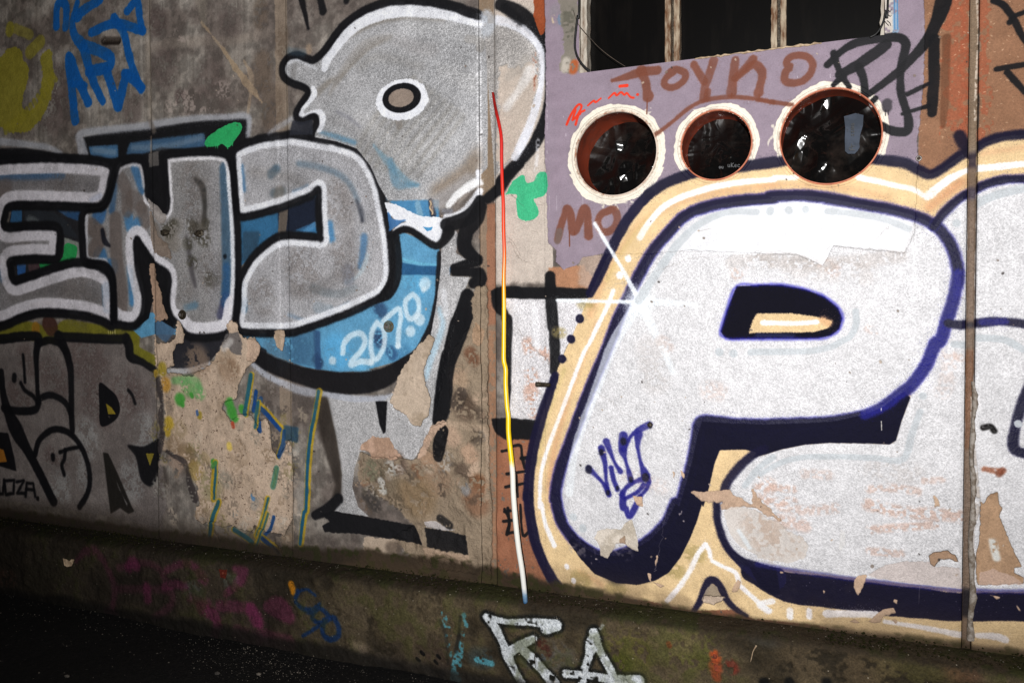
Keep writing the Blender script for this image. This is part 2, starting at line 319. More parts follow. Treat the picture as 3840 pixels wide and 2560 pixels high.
# dark lower left of the belly over the peel
cv.poly(P('20', 1290, -10, 1440, -10, 1470, 100, 1390, 190, 1290, 110), (70, 96, 124), .85, soft=4)
cv.poly(P('20', 1440, 260, 1460, 200, 1500, 100, 1600, 130, 1900, 120, 1960, 220, 2000, 300, 1830, 280, 1740, 370, 1560, 410, 1440, 400), (36, 36, 42), .95, soft=3)
cv.stroke(P('20', 1420, 430, 1600, 420, 1760, 370), 18, (176, 176, 182), .8, soft=5)
cv.poly(P('20', 2150, 200, 2240, 250, 2240, 440, 2150, 370, 2060, 350), (24, 24, 28), .9, soft=4)
cv.stroke(J(P('20', 2110, 360), P('21', 0, 375, 90, 450, 200, 510, 400, 590, 600, 615, 850, 665, 1050, 665, 1170, 635)), [12, 16, 20, 24, 30, 32, 30, 26, 14], (172, 176, 188), .85, soft=7)
cv.stroke(P('21', -100, 170, -20, 260, 150, 370, 350, 450, 600, 510, 850, 530, 1050, 500, 1230, 410), [30, 40, 58, 62, 72, 80, 74, 60], (20, 19, 22), .97, soft=5)
cv.stroke(P('21', 1230, 400, 1380, 290, 1470, 130, 1530, 0, 1555, -200, 1560, -380, 1562, -560), [56, 46, 40, 46, 32, 26, 18], (20, 19, 22), .97, soft=4)
# 2070 written in pale blue
PB = (204, 220, 230)
for pts, r in ((P('21', 750, 275, 765, 190, 830, 125, 905, 115, 940, 180, 905, 260, 840, 330, 820, 375, 900, 350, 990, 355), 21), (P('21', 1040, 22, 1000, 90, 985, 210, 1010, 325, 1060, 300, 1100, 200, 1095, 80, 1040, 22), 20), (J(P('11', 1095, 1350, 1160, 1290, 1225, 1250), P('21', 1240, -20, 1222, 90, 1215, 215)), 20), (J(P('11', 1340, 1130, 1280, 1190, 1290, 1300), P('21', 1330, -10), P('11', 1385, 1280, 1385, 1180, 1340, 1130)), 20)):
    cv.stroke(pts, r, PB, .8, soft=5)
for x, y, r, t in ((665, 340, 28, '21'), (1440, 1040, 48, '11'), (1430, 1090, 20, '11'), (1395, 1340, 44, '11'), (990, 350, 22, '21'), (1215, 215, 22, '21'), (1320, 1440, 40, '11')): cv.stroke(P(t, x, y), r, PB, .75, soft=6)
# background between E and N
cv.poly(P('10', 90, 400, 700, 410, 700, 870, 60, 1010, 60, 850, 500, 830, 500, 560, 60, 560), (34, 34, 38), .97, soft=3)
cv.poly(P('10', 90, 410, 175, 410, 175, 530, 75, 530), (48, 96, 140), .85, soft=3); cv.poly(P('10', 450, 410, 680, 415, 675, 520, 560, 480), (44, 84, 130), .8, soft=4)
cv.poly(P('10', 195, 410, 420, 420, 560, 520, 655, 660, 560, 640, 330, 540, 200, 530), (40, 44, 50), .8, soft=6); cv.stroke(P('10', 240, 505, 290, 525), 30, (110, 116, 118), .6, soft=8)
cv.poly(P('10', 530, 650, 650, 690, 665, 850, 560, 870, 530, 800), (140, 146, 138), .9, soft=4); cv.poly(P('10', 130, 850, 210, 845, 205, 950, 140, 970), (44, 92, 156), .9, soft=3); cv.poly(P('10', 225, 850, 330, 845, 320, 930, 235, 945), (84, 62, 66), .8, soft=3)
cv.poly(P('10', 535, 710, 600, 705, 640, 740, 620, 830, 570, 860, 525, 860, 430, 870, 360, 910, 325, 900, 340, 850, 450, 855, 515, 820), (40, 150, 78), .96, smooth=True, rag=1, gloss=.5)
for x, y0, y1 in ((333, 900, 970), (535, 860, 930)): cv.stroke(P('10', x, y0, x+1, y1), 5, (40, 150, 78), .9, soft=1, warp=0)
cv.poly(P('10', 1240, 60, 1400, 40, 1410, 430, 1340, 430, 1230, 310), BLK, .97, soft=3)

def letter(pts, wr, br, fill=(150, 146, 147), white=WHT, smooth=True, wal=.92, metal=.55, **k):
    sl, m = cv.poly(pts, fill, 1, smooth=smooth, soft=2, metal=metal, gloss=.5)
    mask = np.zeros((cv.h, cv.w), np.float32); mask[sl] = m
    return mask
def edge(pts, r, col, mask=None, al=.95, soft=5.5, closed=True, **k):
    q = catmull(np.asarray(pts), closed, 5) if closed else pts
    if closed: q = np.concatenate([q, q[:1]])
    cv.stroke(q, r, col, al, soft=soft, smooth=not closed, clip=mask, **k)
EPT = P('10', -300, 30, -100, 5, 300, -15, 600, -12, 860, 15, 935, 70, 920, 170, 895, 290, 850, 370, 770, 398, 500, 388, 200, 382, 70, 395, 35, 460, 35, 560, 200, 555, 300, 552, 440, 555, 492, 600, 490, 720, 475, 820, 430, 838, 300, 832, 90, 850, 78, 900, 105, 1005, 200, 990, 450, 905, 620, 862, 760, 872, 880, 930, 930, 1010, 945, 1150, 942, 1385, 850, 1355, 700, 1310, 450, 1285, 300, 1290, 150, 1335, 0, 1395, -300, 1420)
NPT = P('10', 970, 60, 1010, 15, 1100, -10, 1180, 0, 1215, 60, 1235, 200, 1245, 310, 1390, 425, 1392, 200, 1380, 0, 1390, -30, 1440, -50, 1650, -65, 1850, -60, 1930, -10, 1965, 150, 1985, 400, 2000, 700, 2002, 1000, 1985, 1250, 1955, 1400, 1880, 1470, 1700, 1495, 1570, 1475, 1490, 1390, 1425, 1300, 1400, 1180, 1408, 970, 1290, 880, 1180, 730, 1138, 680, 1150, 900, 1205, 1150, 1190, 1300, 1120, 1390, 1000, 1385, 945, 1350, 942, 1100, 930, 960, 860, 880, 710, 860, 685, 700, 690, 440, 860, 390, 920, 250)
DPT = P('11', 0, -160, 100, -185, 250, -205, 330, -212, 500, -185, 700, -150, 860, -95, 950, -15, 1020, 110, 1070, 250, 1105, 420, 1135, 580, 1155, 720, 1165, 850, 1165, 960, 1140, 1060, 1070, 1150, 950, 1215, 800, 1285, 600, 1360, 400, 1430, 300, 1452, 100, 1455, -50, 1450, -120, 1430, -145, 1350, -128, 1200, -118, 1030, -60, 900, 0, 810, 100, 715, 200, 650, 300, 632, 540, 648, 560, 640, 548, 450, 545, 270, 530, 262, 480, 305, 300, 375, 150, 425, 0, 465, -100, 480, -140, 430, -160, 200, -170, 20, -150, -90)
# D counter
cv.poly(P('11', -110, 495, 0, 480, 150, 440, 300, 390, 540, 285, 545, 640, 300, 630, 150, 670, 0, 790, -110, 900), (46, 96, 134), .97, soft=3)
cv.poly(P('11', -90, 600, 60, 600, 30, 760, -90, 860), (44, 62, 78), .7, soft=8)
cv.poly(P('11', 205, 430, 300, 400, 540, 300, 540, 560, 350, 600, 210, 640), (24, 28, 42), .95, soft=5); cv.poly(P('11', 215, 430, 290, 410, 270, 620, 205, 640), (104, 92, 80), .8, soft=2)
cv.stroke(P('11', 440, 600, 520, 540), 18, (112, 156, 190), .7); cv.poly(P('11', 350, 590, 520, 520, 530, 600, 440, 610), (60, 120, 170), .6, soft=3)
mE = letter(EPT, 60, 26, (136, 133, 135)); mN = letter(NPT, 30, 26, (142, 140, 141)); mD = letter(DPT, 30, 26, (163, 162, 166))
# colour inside the letters
for pts, r, c, al, mk in ((P('10', 0, 140, 250, 140, 520, 130), 22, (44, 88, 136), .8, mE), (P('10', 880, 1060, 890, 1250), 36, (56, 106, 148), .9, mE), (P('10', 760, 340, 830, 300), 20, (48, 84, 140), .8, mE), (P('10', 0, 900, 10, 1000), 18, (44, 88, 136), .7, mE),
        (P('10', 250, 1215, 420, 1200), 12, (150, 104, 50), .5, mE), (P('10', 0, 260, 40, 230), 60, (90, 76, 70), .5, mE),
        (P('10', 1120, 60, 1190, 250), 34, (54, 104, 152), .8, mN), (P('10', 930, 420, 960, 130), 28, (46, 84, 124), .8, mN), (P('10', 820, 470, 830, 430), 60, (50, 96, 148), .85, mN), (P('10', 830, 800, 860, 900, 930, 900), 60, (52, 100, 146), .85, mN), (P('10', 1070, 480, 1090, 560, 1150, 530), 40, (60, 120, 172), .8, mN), (P('10', 1080, 900, 1100, 1200), 24, (60, 120, 170), .85, mN),
        (P('10', 1900, 80, 1910, 600, 1910, 900, 1890, 1200), [60, 52, 48, 40], (56, 84, 108), .85, mN), (P('10', 1900, 1150, 1850, 1300), 34, (40, 44, 80), .7, mN), (P('10', 1900, 900, 1895, 1200), 34, (40, 80, 124), .7, mN), (P('10', 1640, 1220, 1560, 1240), 24, (70, 112, 140), .6, mN),
        (P('11', 380, 30, 560, 60, 720, 120, 820, 220, 880, 340), 22, (70, 96, 116), .55, mD), (P('11', 150, 120, 190, 80), 34, (54, 78, 96), .8, mD), (P('11', 870, 340, 905, 430, 915, 510), [10, 22, 14], (30, 34, 44), .8, mD), (P('11', 640, 540, 660, 660), 26, (64, 122, 170), .85, mD), (P('11', 930, 650, 920, 780, 890, 900), [30, 26, 14], (58, 104, 148), .7, mD),
        (P('11', 960, 800, 930, 900, 870, 980, 780, 1030), 12, (176, 196, 206), .6, mD), (P('11', 500, 1080, 700, 1130, 850, 1080), 30, (70, 84, 92), .5, mD), (P('11', 170, 280, 240, 260), 30, (70, 84, 92), .7, mD), (P('11', 220, 260, 210, 300), 40, (104, 96, 88), .6, mD), (P('11', 340, 270, 450, 220), 14, (70, 110, 150), .6, mD), (P('11', -110, 1000, -80, 1250), 30, (64, 116, 156), .8, mD), (P('11', 540, 1240, 640, 1260), 40, (96, 128, 150), .4, mD), (P('11', -100, 60, -80, 250), 20, (62, 108, 150), .8, mD), (P('11', 790, 930, 800, 1000), 50, (80, 84, 100), .45, mD), (P('11', 300, 1300, 500, 1350, 800, 1200), 14, (90, 120, 150), .5, mD)):
    cv.stroke(pts, r, c, al, soft=8, clip=mk)
for pts, r, al in ((P('10', 1000, 150, 1050, 250, 1060, 420), 50, .8), (P('10', 760, 560, 830, 640, 780, 760), 60, .9), (P('10', 960, 500, 970, 800, 1010, 1100, 1010, 1280), 55, .8), (P('10', 1180, 400, 1210, 520), 50, .7), (P('10', 1100, 320, 1180, 380), 60, .6)):
    cv.stroke(pts, r, (98, 88, 84), al, soft=7, clip=mN)
cv.stroke(P('10', 850, 590, 870, 680, 910, 720), [16, 22, 10], (22, 24, 32), .85, clip=mN)
cv.stroke(P('10', 1640, 160, 1700, 230, 1720, 400, 1710, 520), [16, 26, 18, 26], (44, 42, 40), .8, soft=7, clip=mN); cv.stroke(P('10', 1560, 640, 1590, 800, 1610, 930, 1640, 1060), [10, 20, 22, 14], (62, 58, 62), .7, soft=8, clip=mN)
cv.stroke(P('10', 1480, 560, 1430, 640, 1470, 700), 60, (118, 110, 100), .6, soft=9, clip=mN); cv.blot(P('10', 1380, 590, 1480, 560), [60], (58, 54, 42), .9, thr=.3, clip=None) if 0 else None
for x, y, r_ in ((1390, 590, 52), (1450, 540, 40), (1640, 590, 60), (1590, 540, 40), (1720, 540, 40), (1700, 660, 50), (1560, 700, 40), (1760, 1000, 50), (1600, 850, 40)): cv.blot(P('10', x, y, x+20, y+14), [r_], (60, 57, 46), .65, thr=.42, h=-3)
cv.stroke(P('10', 1300, 560, 1330, 680), 30, (112, 100, 90), .6, soft=8); cv.stroke(P('10', 1890, 810, 1890, 812), 16, (20, 24, 30), .9)
for mk, pp in ((mD, (('11', 700, 300, 120), ('11', 400, 900, 150), ('11', 750, 800, 110), ('11', 60, 1100, 100))), (mN, (('10', 1600, 150, 120), ('10', 1500, 1000, 90), ('10', 1750, 900, 100), ('10', 1600, 450, 100))), (mE, (('10', 500, 200, 120), ('10', 600, 1100, 150), ('10', 150, 680, 90)))):
    for t, x, y, r in pp: cv.blot(P(t, x, y, x+30, y+90), [r], (100, 92, 88), .4, thr=.45)
for pts, r, c, mk in ((P('11', 250, -60, 500, -40, 720, 30, 860, 160, 950, 420), 44, (176, 176, 182), mD), (P('11', 700, 250, 780, 420, 800, 650, 760, 900, 600, 1050, 350, 1100), 44, (120, 116, 116), mD), (P('11', 60, 1200, 400, 1250, 800, 1130, 980, 980), 40, (172, 172, 176), mD), (P('11', 0, 100, 300, 150, 420, 220), 34, (126, 122, 120), mD), (P('10', 1500, 40, 1520, 600, 1540, 1250), 34, (150, 148, 148), mN), (P('10', 1800, 40, 1810, 700, 1800, 1300), 30, (146, 145, 150), mN), (P('10', 100, 1150, 500, 1080, 800, 1160), 40, (104, 99, 98), mE), (P('10', 0, 180, 400, 190, 780, 220), 34, (112, 108, 110), mE)):
    cv.stroke(pts, r, c, .5, soft=20, clip=mk)
# white inner outlines, then the black ones
edge(EPT, 98, (218, 214, 222), mE, .94, soft=5); edge(NPT[6:16], 56, (226, 224, 230), mN, .94, closed=False); edge(NPT[15:20], 66, WHT, mN, .94, closed=False); edge(NPT[19:25], 108, (222, 220, 228), mN, .94, closed=False, soft=5); edge(NPT[24:31], 76, (224, 222, 230), mN, .94, closed=False); edge(NPT[29:37], 98, (216, 214, 222), mN, .92, closed=False, soft=5); edge(NPT[0:6], 52, (196, 194, 200), mN, .9, closed=False)
edge(NPT[39:43], 46, (200, 200, 208), mN, .9, closed=False); edge(DPT, 74, WHT, mD, .93)
cv.stroke(P('10', 1690, 60, 1800, 0, 1850, 40, 1880, 120), 10, (66, 90, 118), .0)
edge(EPT, 31, BLK, None, .97); edge(NPT, 30, BLK, None, .97); edge(DPT, 29, BLK, None, .97)
cv.stroke(P('11', 1195, 650, 1200, 800, 1200, 900, 1180, 1020, 1130, 1110, 1060, 1170), [34, 46, 48, 50, 50, 24], BLK, .97, soft=4)
cv.stroke(P('11', 1010, 0, 1060, 60, 1110, 150, 1130, 330), [14, 26, 26, 16], (44, 70, 92), .7, soft=6)
cv.poly(P('10', 1150, 690, 1280, 860, 1400, 960, 1412, 1300, 1470, 1420, 1340, 1340, 1280, 1160, 1240, 1330, 1150, 1400, 1100, 1410, 1200, 1290, 1215, 1150, 1160, 900), BLK, .97, soft=2)
# ---- head
HPT = J(P('01', 1960, 130, 1850, 110, 1700, 62, 1500, 20, 1300, 8, 1150, 20, 1000, 65, 870, 130, 760, 215, 690, 300, 620, 400, 555, 475, 500, 508, 440, 490, 380, 468, 310, 475, 255, 520, 235, 590, 260, 660, 330, 705, 420, 735, 458, 770, 440, 820, 390, 890, 358, 960, 372, 1005, 420, 1020, 490, 985, 522, 990, 530, 1040, 500, 1100, 495, 1150, 700, 1190, 870, 1250, 980, 1390, 1060, 1568), P('11', 1130, 340, 1350, 350, 1560, 330, 1700, 220, 1860, 170, 1960, 60))
sl, m = cv.poly(HPT, (168, 168, 171), 1, smooth=False, soft=2, metal=.65, gloss=.45); mH = np.zeros((cv.h, cv.w), np.float32); mH[sl] = m
# right half of the head across the joint strip
RPT = P('02', -200, 190, 0, 200, 100, 240, 210, 330, 280, 430, 300, 600, 270, 760, 220, 920, 170, 1060, 100, 1230, 40, 1350, -60, 1440, -110, 1500)
cv.poly(RPT, (168, 164, 162), 1, soft=2, metal=.6, gloss=.45)
cv.poly(P('02', -60, 560, 120, 560, 250, 520, 260, 760, 210, 930, 150, 1100, 60, 1300, -60, 1420, -100, 1300, -60, 900), (182, 168, 156), .9, rag=9, soft=4, metal=0)
cv.stroke(P('02', 20, 640, 120, 560, 160, 500), 40, (150, 144, 138), .5, soft=10); cv.stroke(P('02', 0, 900, 100, 760, 200, 600), [34, 30, 50], (206, 204, 204), .75, soft=9); cv.stroke(P('02', 230, 460, 240, 600, 230, 760), [18, 16, 10], (176, 140, 126), .7, worn=.4); cv.stroke(P('02', 236, 520, 236, 720), 8, (120, 66, 44), .9, worn=.5)
for pts, r in ((P('01', 640, 790, 800, 540, 960, 380, 1150, 310), [10, 40, 44, 20]), (P('01', 540, 780, 640, 690, 760, 620), [26, 22, 10]), (P('01', 700, 390, 800, 300, 950, 220, 1100, 170, 1300, 150, 1600, 170), [16, 24, 24, 20, 18, 16])):
    cv.stroke(pts, r, (112, 104, 94), .6, soft=9, clip=mH, metal=.1)
cv.stroke(P('01', 1200, 320, 1350, 400, 1500, 420), 50, (150, 146, 146), .4, soft=18, clip=mH)
cv.stroke(P('01', 1800, 330, 1900, 350, 1900, 400), 30, (118, 110, 100), .5, clip=mH); cv.stroke(P('01', 1220, 1010, 1225, 1060), 26, (110, 102, 96), .6, clip=mH)
for i in range(9): cv.stroke(P('01', 1380-i*70, 1480-i*16, 1560-i*66, 1250-i*34, 1760-i*52, 980-i*40), 16+3*(i % 3), (122, 117, 108), .42, soft=13, clip=mH)
for i in range(5): cv.stroke(P('01', 1440-i*90, 1500-i*20, 1620-i*80, 1270-i*34, 1830-i*70, 1000-i*40), 14, (190, 190, 192), .35, soft=12, clip=mH)
for pts, r, c in ((P('01', 700, 620, 850, 430, 1050, 300, 1300, 260), 40, (184, 184, 188)), (P('01', 560, 860, 700, 760, 900, 700), 40, (176, 175, 178)), (P('01', 1300, 200, 1600, 230, 1850, 330), 50, (186, 186, 188)), (P('01', 900, 1000, 1100, 1150, 1300, 1350), 50, (182, 181, 182)), (P('01', 1600, 600, 1850, 700), 60, (186, 185, 186)), (P('01', 640, 1000, 800, 1060, 1000, 1250), 22, (136, 134, 136)), (P('01', 900, 560, 1050, 480, 1400, 560), 26, (138, 135, 132))): cv.stroke(pts, r, c, .5, soft=22, clip=mH)
for pts, r, c, al in ((P('01', 560, 1110, 700, 1150, 850, 1200), [10, 18, 16], (80, 122, 150), .75), (P('01', 1010, 1220, 1100, 1330, 1200, 1440, 1300, 1530, 1380, 1555), [6, 22, 26, 20, 10], (98, 138, 160), .65), (P('11', 1150, 10, 1200, 190, 1300, 215, 1390, 210), [26, 34, 20, 8], (88, 126, 150), .7), (P('01', 700, 940, 800, 990, 900, 1070), [10, 14, 8], (112, 112, 122), .5)):
    cv.stroke(pts, r, c, al, soft=7, clip=mH)
cv.poly(J(P('01', 1500, 1568, 1750, 1400, 1905, 1180), P('11', 1905, 60, 1860, 170, 1600, 300, 1450, 320)), (124, 108, 92), .75, soft=26, metal=0, clip=mH)
cv.stroke(P('01', 598, 575, 620, 500, 690, 390, 790, 275, 900, 190, 1040, 125, 1200, 88, 1400, 88, 1600, 110, 1750, 150, 1900, 200), [26, 38, 46, 48, 48, 52, 54, 52, 48, 42, 28], WHT, .95, soft=4, clip=mH)
cv.stroke(P('01', 300, 640, 265, 580, 310, 520, 380, 510, 450, 540, 530, 580), [16, 16, 18, 14, 12, 8], (190, 192, 198), .8, soft=5, clip=mH)
cv.stroke(P('01', 500, 745, 512, 790, 470, 850, 420, 910, 395, 975, 440, 975, 500, 945, 565, 950, 580, 1010, 555, 1090), [20, 24, 22, 18, 20, 20, 14, 22, 28, 22], WHT, .95, soft=3, clip=mH)
cv.stroke(P('01', 350, 560, 330, 640), 24, (120, 118, 118), .6, soft=8, clip=mH)
ang = np.linspace(0, 2*np.pi, 20, endpoint=False)
def ell(t, cx, cy, rx, ry, rot=0):
    c, s_ = math.cos(rot), math.sin(rot); x = rx*np.cos(ang); y = ry*np.sin(ang)
    return P(t, *np.stack([cx+x*c-y*s_, cy+x*s_+y*c], 1).ravel())
cv.poly(ell('01', 1250, 838, 222, 172, -.25), WHT, .97, smooth=True, soft=2.5, rag=3, metal=0); cv.poly(ell('01', 1246, 824, 164, 124, -.22), BLK, .98, smooth=True, soft=2.5, metal=0); cv.poly(ell('01', 1240, 824, 108, 76, -.22), (136, 122, 112), 1, smooth=True, soft=2.5, metal=0)
cv.poly(P('11', 1130, 345, 1560, 335, 1560, 490, 1400, 480, 1310, 440, 1200, 385), (70, 128, 172), .95, soft=4); cv.stroke(P('11', 1380, 370, 1400, 460), 24, (140, 170, 186), .6); cv.stroke(P('11', 1490, 345, 1510, 460), [20, 26], (30, 32, 44), .85); cv.stroke(P('11', 1490, 345, 1510, 450), 8, (160, 132, 116), .9)
cv.poly(P('11', 1100, 355, 1200, 375, 1310, 430, 1400, 472, 1500, 480, 1620, 490, 1600, 600, 1575, 690, 1540, 705, 1480, 690, 1400, 640, 1320, 582, 1250, 568, 1150, 635, 1180, 580, 1245, 530, 1300, 520, 1200, 510, 1125, 440), WHT, .98, rag=2.5, soft=1, metal=0)
cv.poly(P('11', 1128, 430, 1170, 500, 1290, 505, 1240, 530, 1170, 580, 1140, 600), (58, 108, 164), .85, soft=2, rag=2); cv.poly(P('11', 1422, 560, 1470, 568, 1508, 562, 1495, 590, 1460, 600), (70, 140, 188), .95)
cv.stroke(P('11', 1560, 350, 1650, 290, 1800, 180), 60, (150, 146, 146), .8, soft=14); cv.stroke(P('11', 1620, 480, 1700, 470, 1780, 430, 1850, 350, 1900, 260), [24, 28, 34, 36, 24], WHT, .95, soft=5); cv.stroke(P('11', 1600, 430, 1660, 430), 18, (110, 112, 122), .7, soft=7); cv.stroke(P('11', 1640, 380, 1720, 290, 1850, 200, 1900, 190), [24, 30, 34, 24], (226, 226, 228), .95, soft=6, h=1.5); cv.stroke(P('11', 1885, 100, 1890, 170), 16, WHT, .9); cv.stroke(P('11', 1720, 360, 1800, 290), 10, (140, 130, 124), .6, soft=5)
cv.stroke(J(P('01', 1880, 125, 1780, 95, 1700, 62, 1500, 18, 1300, 2, 1150, 15, 1000, 62, 870, 128, 760, 212, 690, 297, 620, 397, 555, 470, 500, 505, 440, 488, 380, 466, 310, 476, 255, 522, 236, 592, 262, 660, 332, 705, 420, 735, 458, 770, 440, 820, 388, 890, 358, 960, 372, 1005, 420, 1020, 485, 985, 520, 990, 528, 1040, 498, 1100, 490, 1150)), [40, 32, 28, 26, 26, 28], BLK, .97)
cv.poly(P('01', 330, 1010, 420, 1025, 500, 1000, 500, 1130, 300, 1140), (38, 40, 48), .9, soft=5); cv.stroke(P('01', 130, 1120, 220, 1060, 320, 1000), [10, 22, 16], (160, 164, 174), .6, soft=8)
cv.stroke(P('01', 300, 430, 420, 450), 26, (60, 84, 100), .4, soft=9); cv.stroke(P('01', 465, 400, 470, 430), 24, (160, 138, 116), .6, soft=6)
# black outline to the right of the joint strip
cv.stroke(P('02', -60, 40, 60, 90, 180, 180, 300, 320, 370, 460, 385, 620, 385, 780, 350, 950, 290, 1100, 220, 1230, 110, 1350, 20, 1440, -60, 1520), [44, 56, 60, 56, 66, 66, 60, 54, 52, 46, 46, 44, 36], BLK, .97, soft=5)
cv.stroke(P('11', 2230, 30, 2130, 140, 2060, 240, 1960, 320), [46, 46, 50, 40], BLK, .97, soft=5)
cv.stroke(P('02', 360, 330, 430, 420, 440, 520), [30, 40, 24], BLK, .9, soft=5); cv.stroke(P('02', 370, 350, 400, 460), 13, (150, 140, 150), .6, soft=8)
cv.stroke(P('02', -80, 170, 0, 190, 90, 225, 200, 310, 285, 430, 300, 600, 270, 800, 225, 960, 170, 1110, 110, 1240, 70, 1320), [36, 34, 34, 30, 26, 22, 28, 32, 36, 38, 30], (214, 216, 226), .92, soft=5)
cv.poly(P('02', 220, -60, 330, -60, 335, 190, 320, 260, 290, 300, 230, 150), (138, 66, 36), .95, rag=3)
cv.stroke(P('01', 1945, 130, 1990, 190, 1960, 250), 46, (178, 184, 194), .85, soft=9); cv.stroke(P('01', 2020, 0, 2025, 1300), 7, (170, 158, 148), .5, worn=.35); cv.stroke(P('01', 2110, 60, 2240, 180), 34, BLK, .8, soft=9, worn=.2)
cv.stroke(P('02', 260, 1180, 255, 1320, 240, 1440), 14, (220, 220, 226), .5, worn=.3)
# figure between belly and joint strip
LEG = (174, 173, 175)
cv.poly(J(P('11', 1580, 730, 1700, 590, 1725, 650, 1700, 780, 1790, 840, 1900, 860, 1650, 900, 1650, 975, 1820, 985, 1790, 1060, 1740, 1150, 1700, 1400), P('21', 1690, 60, 1640, 300, 1560, 700, 1490, 900, 1430, 1050, 1340, 1180, 1240, 1150, 1100, 1110, 900, 1100, 850, 1250, 830, 1400, 880, 1568), P('31', 970, 170, 680, 130, 730, 0), P('21', 745, 1300, 700, 1000, 620, 655, 850, 690, 1100, 680, 1250, 520, 1420, 400, 1500, 80), P('11', 1540, 1200, 1575, 900)), LEG, .98, soft=2.5, rag=0, metal=.6, gloss=.42)
cv.stroke(J(P('11', 1560, 1250), P('21', 1590, 50, 1500, 300, 1450, 480)), [14, 22, 26, 20], (160, 196, 218), .6, soft=9); cv.stroke(P('11', 1600, 1100, 1620, 1300), 20, (214, 216, 222), .6, soft=9)
cv.poly(P('21', 1025, 680, 1125, 680, 1112, 940, 1092, 955, 1060, 880), BLK, .97, soft=3)
cv.poly(P('21', 560, 640, 625, 640, 680, 900, 735, 1200, 745, 1520, 640, 1568, 690, 1380, 600, 1100, 540, 850), (44, 38, 34), .85, soft=9)
cv.stroke(P('11', 1140, 650, 1200, 610, 1280, 582, 1370, 620, 1450, 680, 1530, 722, 1590, 690, 1640, 600), [20, 24, 26, 26, 26, 28, 34, 50], BLK, .98)
cv.stroke(P('11', 1620, 545, 1750, 510, 1840, 450, 1900, 340), [50, 56, 56, 40], BLK, .98); cv.stroke(P('11', 1900, 400, 1860, 500, 1790, 600, 1770, 720, 1820, 790, 1880, 835), [50, 62, 62, 60, 50, 40], BLK, .98, soft=4); cv.stroke(P('11', 1870, 850, 1780, 880, 1680, 900), [40, 36, 24], BLK, .97); cv.stroke(P('11', 1690, 935, 1880, 945), 34, BLK, .97); cv.stroke(P('11', 1890, 960, 1900, 1010, 1850, 1035), [50, 54, 40], BLK, .97)
cv.stroke(J(P('11', 1800, 1150, 1760, 1350), P('21', 1740, 50, 1690, 200, 1640, 330)), [60, 84, 90, 76, 50], BLK, .98, soft=4)
cv.stroke(P('21', 1640, 300, 1610, 480, 1600, 650, 1560, 840), [60, 66, 76, 56], BLK, .98, soft=4)
# the hacked brown lower corner
DMG = (136, 120, 102)
cv.poly(J(P('21', 895, 1090, 1000, 1150, 1240, 1150, 1350, 1185, 1430, 1020, 1500, 900, 1600, 850, 1640, 830, 1660, 700, 1640, 480, 1660, 280, 1850, 0), P('11', 1830, 1200, 1870, 1060, 1960, 1060), P('21', 1960, 300, 1960, 900, 2000, 1568), P('31', 1990, 700, 1790, 640, 1430, 600, 1160, 360, 1340, 240, 1150, 60, 980, -20), P('21', 880, 1330)), DMG, .96, rag=4, soft=1.5, metal=0, gloss=.8, h=-5, rough=3)
for x, y, r, c in ((1750, 700, 90, (74, 60, 50)), (1100, 1300, 110, (106, 94, 78)), (1000, 1250, 60, (86, 78, 66)), (1500, 1300, 120, (140, 116, 96)), (1700, 450, 70, (160, 136, 114)), (1350, 1450, 140, (120, 100, 76)), (1750, 1260, 60, (84, 70, 60)), (1800, 1100, 60, (172, 142, 120)), (1880, 1350, 60, (112, 74, 50)), (1650, 950, 60, (168, 142, 122)), (1200, 1180, 70, (100, 84, 74)), (960, 1440, 50, (66, 60, 52)), (1850, 1500, 90, (120, 88, 68)), (1820, 280, 50, (104, 70, 52)), (1760, 1380, 40, (134, 134, 136)), (1880, 780, 40, (84, 72, 62)), (1450, 1150, 60, (150, 122, 100))):
    cv.blot(P('21', x, y, x+30, y+50), [r], c, .8, thr=.38)
cv.stroke(P('21', 1760, -20, 1700, 160, 1650, 320), [78, 74, 60], BLK, .96, soft=4, worn=.12, rough=1); cv.stroke(P('21', 1640, 320, 1612, 480, 1596, 660, 1556, 850), [58, 60, 64, 46], BLK, .96, soft=4, worn=.12, rough=1)
for i in range(46):
    x, y = rng.uniform(900, 1950), rng.uniform(300, 1560)
    if y < 1150 and x < 1500+(1150-y)*.25: continue
    cv.blot(P('21', x, y, x+rng.uniform(-60, 60), y+rng.uniform(10, 90)), [rng.uniform(18, 60)], [(176, 152, 132), (92, 76, 64), (70, 60, 52), (150, 128, 108), (120, 84, 62), (160, 150, 140)][i % 6], rng.uniform(.4, .85), cell='n6' if i % 2 else 'n20', thr=.5, k=5, h=rng.uniform(-2, 2))
cv.stroke(P('21', 1590, 940, 1560, 1050, 1540, 1150), [50, 54, 40], BLK, .95, soft=3, worn=.25); cv.stroke(P('21', 1700, 700, 1740, 620), 50, (58, 50, 46), .7, worn=.3)
cv.stroke(P('21', 1620, 860, 1800, 900, 1940, 940, 1960, 1200, 1950, 1500), [22, 26, 20, 14, 16], (172, 150, 130), .55, worn=.3, soft=4)
for x, y, r_, c_ in ((1150, 1230, 50, (176, 172, 166)), (1060, 1350, 26, (190, 188, 184)), (1070, 1420, 30, (180, 178, 172)), (980, 1240, 60, (120, 116, 96)), (960, 1300, 40, (108, 104, 86)), (1180, 1500, 60, (92, 80, 66)), (940, 1480, 34, (58, 54, 52)), (1000, 1540, 50, (60, 56, 54)), (1230, 1250, 30, (164, 150, 140)), (1450, 1230, 40, (160, 144, 128)), (1300, 1300, 50, (100, 88, 76))): cv.blot(P('21', x, y, x+20, y+16), [r_], c_, .85, thr=.42, cell='n6', k=5, h=-1.5)
